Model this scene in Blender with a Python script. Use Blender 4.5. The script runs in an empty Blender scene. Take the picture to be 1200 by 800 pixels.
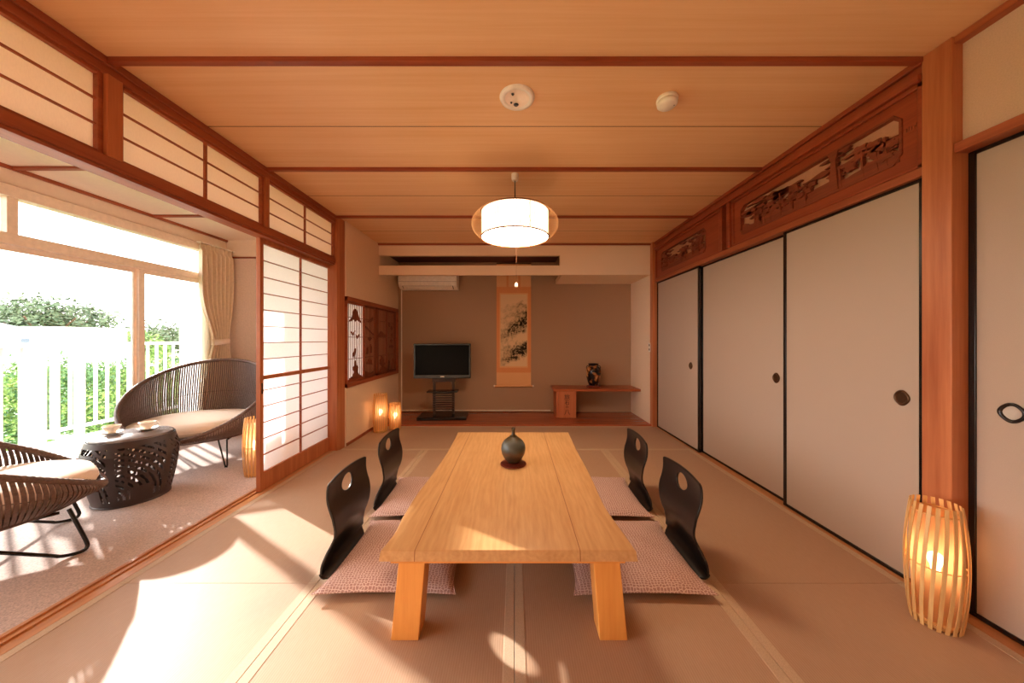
import bpy, bmesh, math, random
from math import sin, cos, pi, radians, sqrt, exp
from mathutils import Vector, Matrix
random.seed(7)
S = bpy.context.scene
C = S.collection

# ------------------------------------------------------------------ view
S.view_settings.view_transform = 'Standard'
S.view_settings.look = 'None'
S.view_settings.gamma = 1
S.view_settings.use_curve_mapping = False
S.view_settings.exposure = 0.5
S.cycles.use_denoising = True
S.cycles.max_bounces = 10
S.cycles.diffuse_bounces = 8
S.cycles.transparent_max_bounces = 24
S.cycles.sample_clamp_indirect = 20
S.cycles.caustics_reflective = False
S.cycles.caustics_refractive = False

# ------------------------------------------------------------------ materials
def s2l(c):
    return tuple((v/12.92 if v <= .04045 else ((v+.055)/1.055)**2.4) for v in c)
def rgb(r, g, b):
    return s2l((r/255, g/255, b/255))
def newmat(name):
    m = bpy.data.materials.new(name); m.use_nodes = True
    nt = m.node_tree; b = nt.nodes['Principled BSDF']
    return m, nt, b
def setc(b, c, rough=.6, metal=0, spec=.5):
    b.inputs['Base Color'].default_value = (*c, 1)
    b.inputs['Roughness'].default_value = rough
    b.inputs['Metallic'].default_value = metal
    b.inputs['Specular IOR Level'].default_value = spec
def coords(nt, scale=(1, 1, 1), kind='Object', rot=(0, 0, 0)):
    t = nt.nodes.new('ShaderNodeTexCoord'); mp = nt.nodes.new('ShaderNodeMapping')
    mp.inputs['Scale'].default_value = scale
    mp.inputs['Rotation'].default_value = rot
    nt.links.new(t.outputs[kind], mp.inputs['Vector'])
    return mp.outputs['Vector']
def noise(nt, vec, scale, detail=4, rough=.55, dist=0):
    n = nt.nodes.new('ShaderNodeTexNoise')
    n.inputs['Scale'].default_value = scale; n.inputs['Detail'].default_value = detail
    n.inputs['Roughness'].default_value = rough; n.inputs['Distortion'].default_value = dist
    nt.links.new(vec, n.inputs['Vector'])
    return n.outputs['Fac']
def ramp(nt, fac, stops):
    r = nt.nodes.new('ShaderNodeValToRGB')
    el = r.color_ramp.elements
    while len(el) < len(stops): el.new(.5)
    for e, (p, c) in zip(el, stops):
        e.position = p; e.color = (*c, 1)
    nt.links.new(fac, r.inputs['Fac'])
    return r.outputs['Color']
def mixc(nt, fac, a, b, mode='MIX'):
    m = nt.nodes.new('ShaderNodeMix'); m.data_type = 'RGBA'; m.blend_type = mode
    for sock, v in ((m.inputs['Factor'], fac), (m.inputs['A'], a), (m.inputs['B'], b)):
        pass
    def put(sock, v):
        if isinstance(v, bpy.types.NodeSocket): nt.links.new(v, sock)
        elif isinstance(v, tuple): sock.default_value = (*v, 1)
        else: sock.default_value = v
    put(m.inputs[0], fac); put(m.inputs[6], a); put(m.inputs[7], b)
    return m.outputs[2]
def math_(nt, op, a, b=None, c=None):
    m = nt.nodes.new('ShaderNodeMath'); m.operation = op
    for i, v in enumerate((a, b, c)):
        if v is None: continue
        if isinstance(v, bpy.types.NodeSocket): nt.links.new(v, m.inputs[i])
        else: m.inputs[i].default_value = v
    return m.outputs[0]
def bump(nt, b, h, strength=.2, dist=.002):
    n = nt.nodes.new('ShaderNodeBump'); n.inputs['Strength'].default_value = strength
    n.inputs['Distance'].default_value = dist
    nt.links.new(h, n.inputs['Height']); nt.links.new(n.outputs['Normal'], b.inputs['Normal'])
def plain(name, c, rough=.6, metal=0, spec=.5, var=.06, scale=30, bmp=0):
    m, nt, b = newmat(name); setc(b, c, rough, metal, spec)
    v = coords(nt); f = noise(nt, v, scale, 3)
    lo = tuple(x*(1-var) for x in c); hi = tuple(min(1, x*(1+var)) for x in c)
    nt.links.new(ramp(nt, f, [(.3, lo), (.7, hi)]), b.inputs['Base Color'])
    if bmp: bump(nt, b, f, bmp)
    return m
def wood(name, c1, c2, axis='Y', rough=.45, freq=22, stretch=.05, spec=.4, ring=0.0, coat=0):
    m, nt, b = newmat(name); setc(b, c1, rough, 0, spec)
    sc = [1, 1, 1]; sc['XYZ'.index(axis)] = stretch
    v = coords(nt, tuple(sc))
    f = noise(nt, v, freq, 6, .6, .4)
    f2 = noise(nt, v, freq*5, 3, .6)
    f3 = noise(nt, coords(nt, (1, 1, 1)), 1.7, 2)
    mix = math_(nt, 'ADD', math_(nt, 'MULTIPLY', f, .62), math_(nt, 'ADD', math_(nt, 'MULTIPLY', f2, .23), math_(nt, 'MULTIPLY', f3, .15)))
    if ring:
        w = nt.nodes.new('ShaderNodeTexWave'); w.wave_type = 'RINGS'; w.rings_direction = axis
        w.inputs['Scale'].default_value = ring; w.inputs['Distortion'].default_value = 3.5
        w.inputs['Detail'].default_value = 2; w.inputs['Detail Scale'].default_value = 1.2
        nt.links.new(v, w.inputs['Vector'])
        mix = math_(nt, 'ADD', math_(nt, 'MULTIPLY', mix, .75), math_(nt, 'MULTIPLY', w.outputs['Fac'], .22))
    nt.links.new(ramp(nt, mix, [(.34, c2), (.62, c1)]), b.inputs['Base Color'])
    bump(nt, b, f2, .06)
    b.inputs['Coat Weight'].default_value = coat
    return m
def paper(name, c, trans=.5, fibre=.05):
    m, nt, b = newmat(name); nt.nodes.remove(b)
    out = nt.nodes['Material Output']
    d = nt.nodes.new('ShaderNodeBsdfDiffuse'); t = nt.nodes.new('ShaderNodeBsdfTranslucent')
    mx = nt.nodes.new('ShaderNodeMixShader'); mx.inputs[0].default_value = trans
    f = noise(nt, coords(nt, (1, 3, 1)), 60, 4)
    col = ramp(nt, f, [(.3, tuple(x*(1-fibre) for x in c)), (.7, c)])
    nt.links.new(col, d.inputs['Color']); nt.links.new(col, t.inputs['Color'])
    nt.links.new(d.outputs[0], mx.inputs[1]); nt.links.new(t.outputs[0], mx.inputs[2])
    nt.links.new(mx.outputs[0], out.inputs['Surface'])
    return m
def emit(name, c, s):
    m, nt, b = newmat(name); setc(b, c, .5)
    b.inputs['Emission Color'].default_value = (*c, 1); b.inputs['Emission Strength'].default_value = s
    return m
def glass(name, tint=(1, 1, 1), refl=.08):
    m, nt, b = newmat(name); nt.nodes.remove(b)
    out = nt.nodes['Material Output']
    t = nt.nodes.new('ShaderNodeBsdfTransparent'); t.inputs['Color'].default_value = (*tint, 1)
    g = nt.nodes.new('ShaderNodeBsdfGlossy'); g.inputs['Roughness'].default_value = .01
    fr = nt.nodes.new('ShaderNodeFresnel'); fr.inputs['IOR'].default_value = 1.35
    mx = nt.nodes.new('ShaderNodeMixShader')
    nt.links.new(fr.outputs[0], mx.inputs[0])
    nt.links.new(t.outputs[0], mx.inputs[1]); nt.links.new(g.outputs[0], mx.inputs[2])
    nt.links.new(mx.outputs[0], out.inputs['Surface'])
    return m

M = {}
RED1, RED2 = rgb(178, 100, 62), rgb(140, 68, 38)
M['post'] = wood('post_cedar', rgb(196, 122, 78), rgb(160, 88, 52), 'Z', .4, 14)
M['trimY'] = wood('trim_cedar_y', rgb(172, 94, 58), rgb(134, 64, 38), 'Y', .4, 16)
M['trimX'] = wood('trim_cedar_x', rgb(160, 80, 48), rgb(124, 54, 32), 'X', .4, 16)
M['ranma'] = wood('ranma_wood', rgb(158, 74, 42), rgb(120, 48, 26), 'Y', .4, 12)
M['carve'] = wood('carved_wood', rgb(142, 70, 44), rgb(98, 42, 26), 'Y', .5, 26)
M['ceil'] = wood('ceiling_board', rgb(232, 190, 144), rgb(222, 173, 124), 'X', .55, 26, .02)
M['ceil2'] = plain('sunroom_ceiling', rgb(244, 228, 210), .8, var=.02)
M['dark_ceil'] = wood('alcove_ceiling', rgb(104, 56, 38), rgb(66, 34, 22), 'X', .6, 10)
M['wall'] = plain('cream_plaster', rgb(236, 212, 184), .9, scale=180, bmp=.25)
M['wall_strip'] = plain('strip_plaster', rgb(204, 172, 148), .9, scale=200, bmp=.15)
M['wall_up'] = plain('upper_plaster', rgb(238, 214, 184), .9, scale=200, bmp=.15)
M['alcove'] = plain('alcove_plaster', rgb(172, 142, 116), .9, scale=160, bmp=.3)
M['sunwall'] = plain('sunroom_wall', rgb(234, 216, 204), .9, scale=60, bmp=.1)
M['fusuma'] = plain('fusuma_paper', rgb(176, 155, 138), .75, scale=400, var=.03)
M['backing'] = plain('transom_backing', rgb(196, 142, 112), .8)
M['lacquer'] = plain('black_lacquer', rgb(22, 15, 13), .25, scale=5)
M['blackwood'] = plain('black_bentwood', rgb(20, 16, 16), .32, scale=8, spec=.5)
M['bronze'] = plain('dark_bronze', rgb(92, 66, 46), .35, .8)
M['silver'] = plain('handle_silver', rgb(215, 205, 190), .35, .9)
M['paper'] = paper('shoji_paper', rgb(252, 248, 246), .7)
M['paper_t'] = paper('transom_paper', rgb(254, 232, 216), .64)
M['white'] = plain('white_plastic', rgb(236, 228, 214), .4)
M['white_rail'] = plain('white_railing', rgb(206, 204, 208), .5)
M['grey_metal'] = plain('dark_steel', rgb(60, 60, 62), .4, .6)
M['winframe'] = plain('cream_frame', rgb(246, 228, 210), .5)
M['carpet'] = plain('mauve_carpet', rgb(196, 176, 168), .95, scale=150, var=.28, bmp=.5)
M['thresh'] = wood('threshold_wood', rgb(208, 150, 100), rgb(170, 108, 66), 'Y', .35, 14)
M['alcfloor'] = wood('alcove_floor', rgb(172, 92, 56), rgb(140, 66, 38), 'X', .25, 8, coat=.2)
M['shelf'] = wood('alcove_shelf', rgb(182, 104, 62), rgb(150, 76, 42), 'X', .35, 12)
M['plankwood'] = wood('plank_wood', rgb(200, 124, 84), rgb(178, 100, 62), 'Z', .5, 14)
M['rattan'] = plain('brown_rattan', rgb(106, 84, 75), .5, scale=120, var=.35)
M['rattan_dark'] = plain('dark_rattan', rgb(84, 56, 44), .55, scale=90, var=.3)
M['cushion'] = plain('cream_cushion', rgb(240, 222, 204), .9, scale=300, bmp=.2)
M['drum'] = plain('dark_drum', rgb(58, 42, 38), .5)
M['drumtop'] = plain('drum_top', rgb(120, 108, 106), .18, scale=8, spec=.7)
M['china'] = plain('white_china', rgb(242, 232, 218), .2)
M['bamboo'] = wood('bamboo_slat', rgb(226, 184, 122), rgb(196, 148, 88), 'Z', .45, 30)
M['bamboo_lamp'] = plain('pale_bamboo', rgb(206, 152, 92), .5)
M['curtain'] = plain('cream_curtain', rgb(232, 212, 186), .9, scale=40, bmp=.1)
M['sheer'] = paper('sheer_curtain', rgb(250, 244, 232), .6)
M['tvblack'] = plain('tv_black', rgb(14, 12, 12), .2)
M['screen'] = plain('tv_screen', rgb(7, 6, 6), .14, spec=.04, var=.01)
M['ink'] = plain('ink', rgb(30, 18, 14), .7)
M['standwood'] = plain('dark_stand', rgb(60, 36, 26), .5)
M['redlac'] = plain('red_lacquer', rgb(110, 44, 30), .3)
M['scroll'] = plain('scroll_silk', rgb(222, 150, 96), .8, scale=200, var=.1)
M['scroll_l'] = plain('scroll_pale', rgb(228, 176, 124), .8, scale=200)
M['brownpanel'] = wood('brown_panel', rgb(236, 186, 156), rgb(216, 160, 130), 'Z', .25, 12, coat=.4)
M['lat'] = wood('lattice_wood', rgb(140, 78, 50), rgb(110, 56, 34), 'Z', .5, 12)
M['glass'] = glass('window_glass')
M['sage'] = plain('concrete_slab', rgb(200, 192, 184), .9, scale=20)

# tatami
def tatami(name, axis):
    m, nt, b = newmat(name); c1, c2 = rgb(184, 154, 128), rgb(170, 137, 110)
    setc(b, c1, .5, 0, .35)
    sc = (1, .12, 1) if axis == 'X' else (.12, 1, 1)
    v = coords(nt, sc)
    f = noise(nt, v, 160, 3, .6)
    w = nt.nodes.new('ShaderNodeTexWave'); w.bands_direction = 'X' if axis == 'X' else 'Y'
    w.inputs['Scale'].default_value = 36; w.inputs['Distortion'].default_value = .3
    nt.links.new(coords(nt), w.inputs['Vector'])
    g = noise(nt, coords(nt), 1.3, 2)
    k = math_(nt, 'ADD', math_(nt, 'MULTIPLY', f, .45), math_(nt, 'ADD', math_(nt, 'MULTIPLY', w.outputs['Fac'], .35), math_(nt, 'MULTIPLY', g, .2)))
    nt.links.new(ramp(nt, k, [(.25, c2), (.75, c1)]), b.inputs['Base Color'])
    bump(nt, b, k, .25, .0015)
    return m
M['tatami'] = tatami('tatami_rush', 'X')
M['heri'] = plain('tatami_border', rgb(190, 164, 136), .7, scale=300, var=.12)

def tabletop_mat():
    m, nt, b = newmat('table_zelkova'); c1, c2 = rgb(208, 164, 112), rgb(186, 138, 86)
    setc(b, c1, .3, 0, .45)
    v = coords(nt, (1, .1, 1)); f = noise(nt, v, 16, 5, .6, 1.2); f2 = noise(nt, v, 90, 3)
    w = nt.nodes.new('ShaderNodeTexWave'); w.wave_type = 'BANDS'; w.bands_direction = 'X'
    w.inputs['Scale'].default_value = 11; w.inputs['Distortion'].default_value = 14
    w.inputs['Detail'].default_value = 2.5; w.inputs['Detail Scale'].default_value = .9
    nt.links.new(coords(nt, (1, .16, 1)), w.inputs['Vector'])
    k = math_(nt, 'ADD', math_(nt, 'MULTIPLY', f, .52), math_(nt, 'ADD', math_(nt, 'MULTIPLY', f2, .38), math_(nt, 'MULTIPLY', w.outputs['Fac'], .10)))
    col = ramp(nt, k, [(.3, c2), (.65, c1)])
    sp = nt.nodes.new('ShaderNodeSeparateXYZ'); t = nt.nodes.new('ShaderNodeTexCoord')
    nt.links.new(t.outputs['Object'], sp.inputs[0])
    for x0 in (-.348, .262):
        d = math_(nt, 'ABSOLUTE', math_(nt, 'SUBTRACT', sp.outputs[0], x0))
        col = mixc(nt, math_(nt, 'LESS_THAN', d, .0016), col, rgb(140, 84, 40))
    nt.links.new(col, b.inputs['Base Color']); bump(nt, b, f2, .04)
    b.inputs['Coat Weight'].default_value = .15; b.inputs['Coat Roughness'].default_value = .25
    return m
M['tabletop'] = tabletop_mat()
M['tableleg'] = wood('table_leg_wood', rgb(238, 172, 92), rgb(216, 142, 66), 'Z', .38, 14)
M['tablerail'] = wood('table_rail_wood', rgb(238, 170, 90), rgb(214, 140, 66), 'X', .38, 14)

def zabuton_mat():
    m, nt, b = newmat('zabuton_fabric'); c1, c2 = rgb(172, 134, 128), rgb(226, 202, 190)
    setc(b, c1, .85, 0, .2)
    vo = nt.nodes.new('ShaderNodeTexVoronoi'); vo.feature = 'DISTANCE_TO_EDGE'; vo.voronoi_dimensions = '2D'
    vo.inputs['Scale'].default_value = 70; vo.inputs['Randomness'].default_value = .55
    nt.links.new(coords(nt, (1, 1.5, 1)), vo.inputs['Vector'])
    nt.links.new(ramp(nt, vo.outputs['Distance'], [(.04, c2), (.16, c1)]), b.inputs['Base Color'])
    bump(nt, b, vo.outputs['Distance'], .3)
    return m
M['zabuton'] = zabuton_mat()

def painting_mat():
    # ink landscape on silk: soft ridges that fade into mist
    m, nt, b = newmat('ink_landscape'); setc(b, rgb(232, 206, 168), .8, 0, .1)
    sp = nt.nodes.new('ShaderNodeSeparateXYZ'); t = nt.nodes.new('ShaderNodeTexCoord')
    nt.links.new(t.outputs['Generated'], sp.inputs[0])
    x, z = sp.outputs[0], sp.outputs[2]
    col = (*rgb(232, 204, 164),)
    cur = None
    v = coords(nt, (1, 1, 2.6), 'Generated')
    for base, tilt, width, tone, off, sc in ((.80, .03, .07, .42, 0, 4), (.66, .10, .09, .5, 3, 5), (.40, .26, .15, 1.25, 7, 6), (.22, .05, .09, .9, 11, 6), (.08, .16, .12, 1.3, 15, 7)):
        wob = noise(nt, v, 3.0+off*.1, 3)
        line = math_(nt, 'ADD', math_(nt, 'MULTIPLY', x, tilt), math_(nt, 'ADD', base, math_(nt, 'MULTIPLY', math_(nt, 'SUBTRACT', wob, .5), .35)))
        d = math_(nt, 'ABSOLUTE', math_(nt, 'SUBTRACT', line, z))
        band = math_(nt, 'MAXIMUM', math_(nt, 'SUBTRACT', 1, math_(nt, 'DIVIDE', d, width)), 0)
        blot = noise(nt, v, sc*1.6, 9, .72, .6)
        blot = math_(nt, 'MAXIMUM', math_(nt, 'MULTIPLY', math_(nt, 'SUBTRACT', blot, .36), 5.5), 0)
        side = math_(nt, 'ADD', math_(nt, 'MULTIPLY', x, .9), .3)
        f = math_(nt, 'MULTIPLY', math_(nt, 'MULTIPLY', band, blot), math_(nt, 'MULTIPLY', side, tone*1.25))
        cur = f if cur is None else math_(nt, 'MAXIMUM', cur, f)
    cl = nt.nodes.new('ShaderNodeClamp'); nt.links.new(cur, cl.inputs[0])
    nt.links.new(mixc(nt, cl.outputs[0], rgb(226, 196, 154), rgb(34, 30, 24)), b.inputs['Base Color'])
    return m
M['painting'] = painting_mat()

def vase_mat():
    m, nt, b = newmat('vase_gold_black'); setc(b, (.01, .01, .012), .18)
    f = noise(nt, coords(nt), 8, 3, .5, .6)
    sp = nt.nodes.new('ShaderNodeSeparateXYZ'); t = nt.nodes.new('ShaderNodeTexCoord')
    nt.links.new(t.outputs['Object'], sp.inputs[0])
    dz = math_(nt, 'MULTIPLY', math_(nt, 'ABSOLUTE', math_(nt, 'SUBTRACT', sp.outputs[2], .135)), 2.2)
    k = math_(nt, 'SUBTRACT', math_(nt, 'ADD', f, .08), math_(nt, 'MULTIPLY', dz, dz))
    nt.links.new(ramp(nt, k, [(.53, rgb(18, 14, 18)), (.59, rgb(150, 92, 46)), (.70, rgb(206, 150, 96))]), b.inputs['Base Color'])
    return m
M['vase2'] = vase_mat()
def bottle_mat():
    m, nt, b = newmat('bottle_glaze'); setc(b, (.05, .05, .05), .35)
    sp = nt.nodes.new('ShaderNodeSeparateXYZ'); t = nt.nodes.new('ShaderNodeTexCoord')
    nt.links.new(t.outputs['Object'], sp.inputs[0])
    k = math_(nt, 'ADD', math_(nt, 'MULTIPLY', sp.outputs[2], 5), math_(nt, 'MULTIPLY', noise(nt, coords(nt), 14, 4), .35))
    nt.links.new(ramp(nt, k, [(.25, rgb(50, 46, 34)), (.5, rgb(84, 62, 44)), (.6, rgb(70, 76, 70)), (.85, rgb(84, 88, 82)), (.95, rgb(70, 56, 32))]), b.inputs['Base Color'])
    return m
M['bottle'] = bottle_mat()
def leaf_mat(name, a, b_, sc=.6):
    m, nt, b = newmat(name); setc(b, a, .6, 0, .2)
    f = noise(nt, coords(nt), sc, 3); f2 = noise(nt, coords(nt), 9, 2)
    nt.links.new(ramp(nt, math_(nt, 'ADD', math_(nt, 'MULTIPLY', f, .6), math_(nt, 'MULTIPLY', f2, .4)), [(.38, a), (.62, b_)]), b.inputs['Base Color'])
    return m
M['leaf'] = leaf_mat('bush_leaves', rgb(72, 112, 54), rgb(128, 150, 74), .9)
M['leaf2'] = leaf_mat('tree_leaves', rgb(66, 84, 66), rgb(104, 120, 90), .5)
M['leaf3'] = leaf_mat('dark_leaves', rgb(50, 88, 56), rgb(94, 122, 70), .7)
M['grass'] = leaf_mat('field_green', rgb(98, 128, 62), rgb(132, 148, 80), .25)
M['bark'] = plain('bark', rgb(96, 74, 58), .9)
M['housewhite'] = plain('white_siding', rgb(236, 232, 232), .8)
M['houseroof'] = plain('blue_grey_roof', rgb(84, 94, 112), .7)

# ------------------------------------------------------------------ mesh builder
class MB:
    def __init__(s): s.v = []; s.f = []
    def add(s, vs, fs):
        o = len(s.v); s.v += [tuple(v) for v in vs]; s.f += [tuple(i+o for i in f) for f in fs]; return s
    def box(s, x0, x1, y0, y1, z0, z1):
        vs = [(x, y, z) for z in (z0, z1) for y in (y0, y1) for x in (x0, x1)]
        return s.add(vs, [(0, 2, 3, 1), (4, 5, 7, 6), (0, 1, 5, 4), (2, 6, 7, 3), (0, 4, 6, 2), (1, 3, 7, 5)])
    def hexa(s, bottom, top):
        return s.add(list(bottom)+list(top), [(3, 2, 1, 0), (4, 5, 6, 7), (0, 1, 5, 4), (1, 2, 6, 5), (2, 3, 7, 6), (3, 0, 4, 7)])
    def lathe(s, prof, n=32, c=(0, 0, 0), cap0=True, cap1=True):
        vs = []; fs = []
        for r, z in prof:
            for k in range(n):
                a = 2*pi*k/n; vs.append((c[0]+r*cos(a), c[1]+r*sin(a), c[2]+z))
        for i in range(len(prof)-1):
            for k in range(n):
                k2 = (k+1) % n
                fs.append((i*n+k, i*n+k2, (i+1)*n+k2, (i+1)*n+k))
        if cap0: fs.append(tuple(reversed(range(n))))
        if cap1: fs.append(tuple(range((len(prof)-1)*n, len(prof)*n)))
        return s.add(vs, fs)
    def tube(s, pts, r, n=8, closed=False, rs=None):
        pts = [Vector(p) for p in pts]; m = len(pts); vs = []; fs = []
        ref = None
        for i, p in enumerate(pts):
            if closed: t = (pts[(i+1) % m]-pts[i-1])
            else: t = pts[min(i+1, m-1)]-pts[max(i-1, 0)]
            t = t.normalized()
            if ref is None:
                ref = Vector((0, 0, 1)) if abs(t.z) < .9 else Vector((1, 0, 0))
            a = (ref - t*ref.dot(t)).normalized(); b = t.cross(a); ref = a
            rr = rs[i] if rs else r
            for k in range(n):
                an = 2*pi*k/n; vs.append(p + a*(rr*cos(an)) + b*(rr*sin(an)))
        rng = m if closed else m-1
        for i in range(rng):
            j = (i+1) % m
            for k in range(n):
                k2 = (k+1) % n
                fs.append((i*n+k, i*n+k2, j*n+k2, j*n+k))
        if not closed:
            fs.append(tuple(reversed(range(n)))); fs.append(tuple(range((m-1)*n, m*n)))
        return s.add(vs, fs)
    def strip(s, pts, dirs, w, t):
        """flat strip: pts centre line, dirs = (width dir, thickness dir) per point"""
        vs = []; fs = []; m = len(pts)
        for p, (a, b) in zip(pts, dirs):
            p = Vector(p); a = Vector(a)*w/2; b = Vector(b)*t/2
            vs += [p-a-b, p+a-b, p+a+b, p-a+b]
        for i in range(m-1):
            for k in range(4):
                k2 = (k+1) % 4
                fs.append((i*4+k, i*4+k2, (i+1)*4+k2, (i+1)*4+k))
        fs.append((3, 2, 1, 0)); fs.append(tuple(4*(m-1)+k for k in range(4)))
        return s.add(vs, fs)
    def prism(s, poly, fn, t0, t1):
        """poly = 2D points; fn(a, b, t) -> xyz"""
        n = len(poly)
        vs = [fn(a, b, t0) for a, b in poly]+[fn(a, b, t1) for a, b in poly]
        fs = [tuple(reversed(range(n))), tuple(range(n, 2*n))]
        for k in range(n):
            k2 = (k+1) % n; fs.append((k, k2, n+k2, n+k))
        return s.add(vs, fs)
    def build(s, name, mat, parent=None, smooth=35, bevel=0, fix=True):
        me = bpy.data.meshes.new(name); me.from_pydata(s.v, [], s.f); me.update()
        if fix:
            bm = bmesh.new(); bm.from_mesh(me); bmesh.ops.recalc_face_normals(bm, faces=bm.faces); bm.to_mesh(me); bm.free()
        if smooth:
            me.polygons.foreach_set('use_smooth', [True]*len(me.polygons))
            me.set_sharp_from_angle(angle=radians(smooth))
        o = bpy.data.objects.new(name, me); C.objects.link(o)
        me.materials.append(mat)
        if parent is not None: o.parent = parent
        if bevel:
            b = o.modifiers.new('bevel', 'BEVEL'); b.width = bevel; b.segments = 2; b.limit_method = 'ANGLE'
        return o

def flat_shape(loops, fn, t):
    """closed 2D loops (outer + holes) filled and extruded by t, mapped by fn(a, b, depth)"""
    cu = bpy.data.curves.new('tmp', 'CURVE'); cu.dimensions = '2D'; cu.fill_mode = 'BOTH'; cu.extrude = t/2
    for lp in loops:
        sp = cu.splines.new('POLY'); sp.points.add(len(lp)-1)
        for p, (a, b) in zip(sp.points, lp): p.co = (a, b, 0, 1)
        sp.use_cyclic_u = True
    ob = bpy.data.objects.new('tmp', cu); C.objects.link(ob)
    me = bpy.data.meshes.new_from_object(ob)
    vs = [fn(v.co.x, v.co.y, v.co.z) for v in me.vertices]; fs = [tuple(p.vertices) for p in me.polygons]
    bpy.data.objects.remove(ob); bpy.data.meshes.remove(me); bpy.data.curves.remove(cu)
    return vs, fs

def thing(name, label, cat, loc=(0, 0, 0), rotz=0, group=None):
    o = bpy.data.objects.new(name, None); C.objects.link(o); o.empty_display_size = .05
    o.location = loc; o.rotation_euler = (0, 0, rotz)
    o['label'] = label; o['category'] = cat
    if group: o['group'] = group
    return o
def tag(o, label, cat, group=None, kind=None):
    o['label'] = label; o['category'] = cat
    if group: o['group'] = group
    if kind: o['kind'] = kind
    return o
def struct(o, label, cat):
    return tag(o, label, cat, kind='structure')
def dup(root, loc, rotz, label, mirror=False):
    r = root.copy(); C.objects.link(r); r.location = loc; r.rotation_euler = (0, 0, rotz); r['label'] = label
    for ch in [c for c in root.children]:
        c = ch.copy(); C.objects.link(c); c.parent = r
        for g in [c2 for c2 in ch.children]:
            d = g.copy(); C.objects.link(d); d.parent = c
    return r
def B(name, mat, x0, x1, y0, y1, z0, z1, parent=None, bevel=0):
    return MB().box(x0, x1, y0, y1, z0, z1).build(name, mat, parent, bevel=bevel)

CEIL = 2.3625
YB = -1.55          # wall behind the camera
LX = -1.80          # left opening plane
WX = -3.64          # outer window plane
YF = 4.28           # alcove front

# ================================================================== SHELL
struct(B('floor', M['sage'], -3.80, 2.0, YB-.1, 5.1, -.16, -.05), 'plain subfloor slab lying under the tatami mats', 'floor')
struct(B('floor', M['carpet'], WX, -1.955, YB, 4.18, -.05, -.004), 'mauve-grey carpeted sunroom floor beside the big window', 'floor')
# shoji track with grooves
tb = MB()
for x0, x1, z in ((-1.955, -1.935, .0), (-1.935, -1.912, -.008), (-1.912, -1.895, .0), (-1.895, -1.872, -.008), (-1.872, -1.825, .001)):
    tb.box(x0, x1, YB, 3.36, -.05, z)
struct(tb.build('trim_1', M['thresh']), 'grooved wooden sliding track between tatami and carpet', 'threshold')
struct(B('trim_2', M['thresh'], 1.80, 1.93, YB, 4.28, -.05, .002), 'narrow wooden sill under the sliding closet panels', 'threshold')
ab = MB().box(-1.77, 1.78, 4.262, 5.0, -.05, .016).box(-1.77, 1.79, 4.235, 4.262, -.05, .022)
struct(ab.build('floor', M['alcfloor'], bevel=.002), 'polished reddish wooden floor of the alcove', 'floor')

# ceiling boards with slightly open joints
cb = MB()
joints = [1.4525+.46375*(k) for k in range(-7, 7)]
prev = YB
for j in joints+[4.34]:
    if j <= YB: continue
    cb.box(-1.86, 1.93, prev, min(j, 4.34)-.003, CEIL, CEIL+.05); prev = min(j, 4.34)
cb.box(-1.95, 2.0, YB-.1, 5.1, CEIL+.05, CEIL+.15)
cobj_ = struct(cb.build('ceiling', M['ceil']), 'warm straight-grained wooden board ceiling', 'ceiling')
for j in joints:
    if YB < j < 4.3: B('joint', M['dark_ceil'], -1.80, 1.80, j-.0045, j+.0005, CEIL-.0006, CEIL+.002, cobj_)
n = 3
for k, y in enumerate([1.4525+.9275*i for i in range(-3, 4)]):
    if y < YB+.05 or y > 4.2: continue
    struct(B('trim_%d' % n, M['trimX'], -1.81, 1.80, y-.014, y+.014, CEIL-.022, CEIL, bevel=.002),
           ['', '', 'nearest', 'second nearest', 'third nearest', 'fourth nearest', ''][min(6, max(0, k))].strip()+' thin dark ceiling batten %s' % ('out over the camera' if k < 3 else ['beside the two white ceiling discs', 'just before the pendant lamp', 'beyond the pendant lamp', ''][k-3]), 'ceiling batten')
    n += 1
struct(B('trim_%d' % n, M['trimX'], -1.77, 1.80, 4.255, 4.28, CEIL-.02, CEIL), 'thin dark trim where the ceiling meets the white alcove fascia', 'ceiling batten'); n += 1

# ---- right side
struct(B('wall_right', M['wall_up'], 1.93, 2.02, YB, 5.1, -.05, CEIL+.05), 'plain wall closing off the closets at the right', 'wall')
struct(B('wall_right', M['wall_strip'], 1.835, 1.90, YB, 1.35, 1.925, CEIL), 'cream plaster wall strip above the nearest closet panel', 'wall')
struct(B('trim_%d' % n, M['trimY'], 1.80, 1.93, YB, 1.35, 1.885, 1.925, bevel=.003), 'wooden lintel above the nearest closet panel', 'trim'); n += 1
struct(B('trim_%d' % n, M['trimY'], 1.80, 1.86, YB, 1.35, CEIL-.03, CEIL, bevel=.003), 'thin crown trim above the cream wall strip', 'trim'); n += 1
struct(B('trim_%d' % n, M['post'], 1.79, 1.93, 1.345, 1.445, -.05, CEIL, bevel=.003), 'broad reddish wooden post behind the slatted floor lantern', 'post'); n += 1
kb = MB().box(1.795, 1.93, 1.445, 4.2, 1.845, 1.858).box(1.80, 1.93, 1.445, 4.2, 1.858, 1.885)
struct(kb.build('trim_%d' % n, M['trimY'], bevel=.002), 'long grooved lintel over the three closet panels', 'trim'); n += 1
nb = MB().box(1.775, 1.93, 1.445, 4.2, 2.262, 2.29).box(1.80, 1.93, 1.445, 4.2, 2.29, 2.335).box(1.785, 1.93, 1.445, 4.2, 2.335, CEIL)
struct(nb.build('trim_%d' % n, M['ranma'], bevel=.003), 'dark moulded rail running between carved transoms and ceiling', 'trim'); n += 1
struct(B('trim_%d' % n, M['post'], 1.765, 1.93, 4.2, 4.28, -.05, CEIL, bevel=.003), 'slim wooden corner post between closets and alcove', 'post'); n += 1
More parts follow.
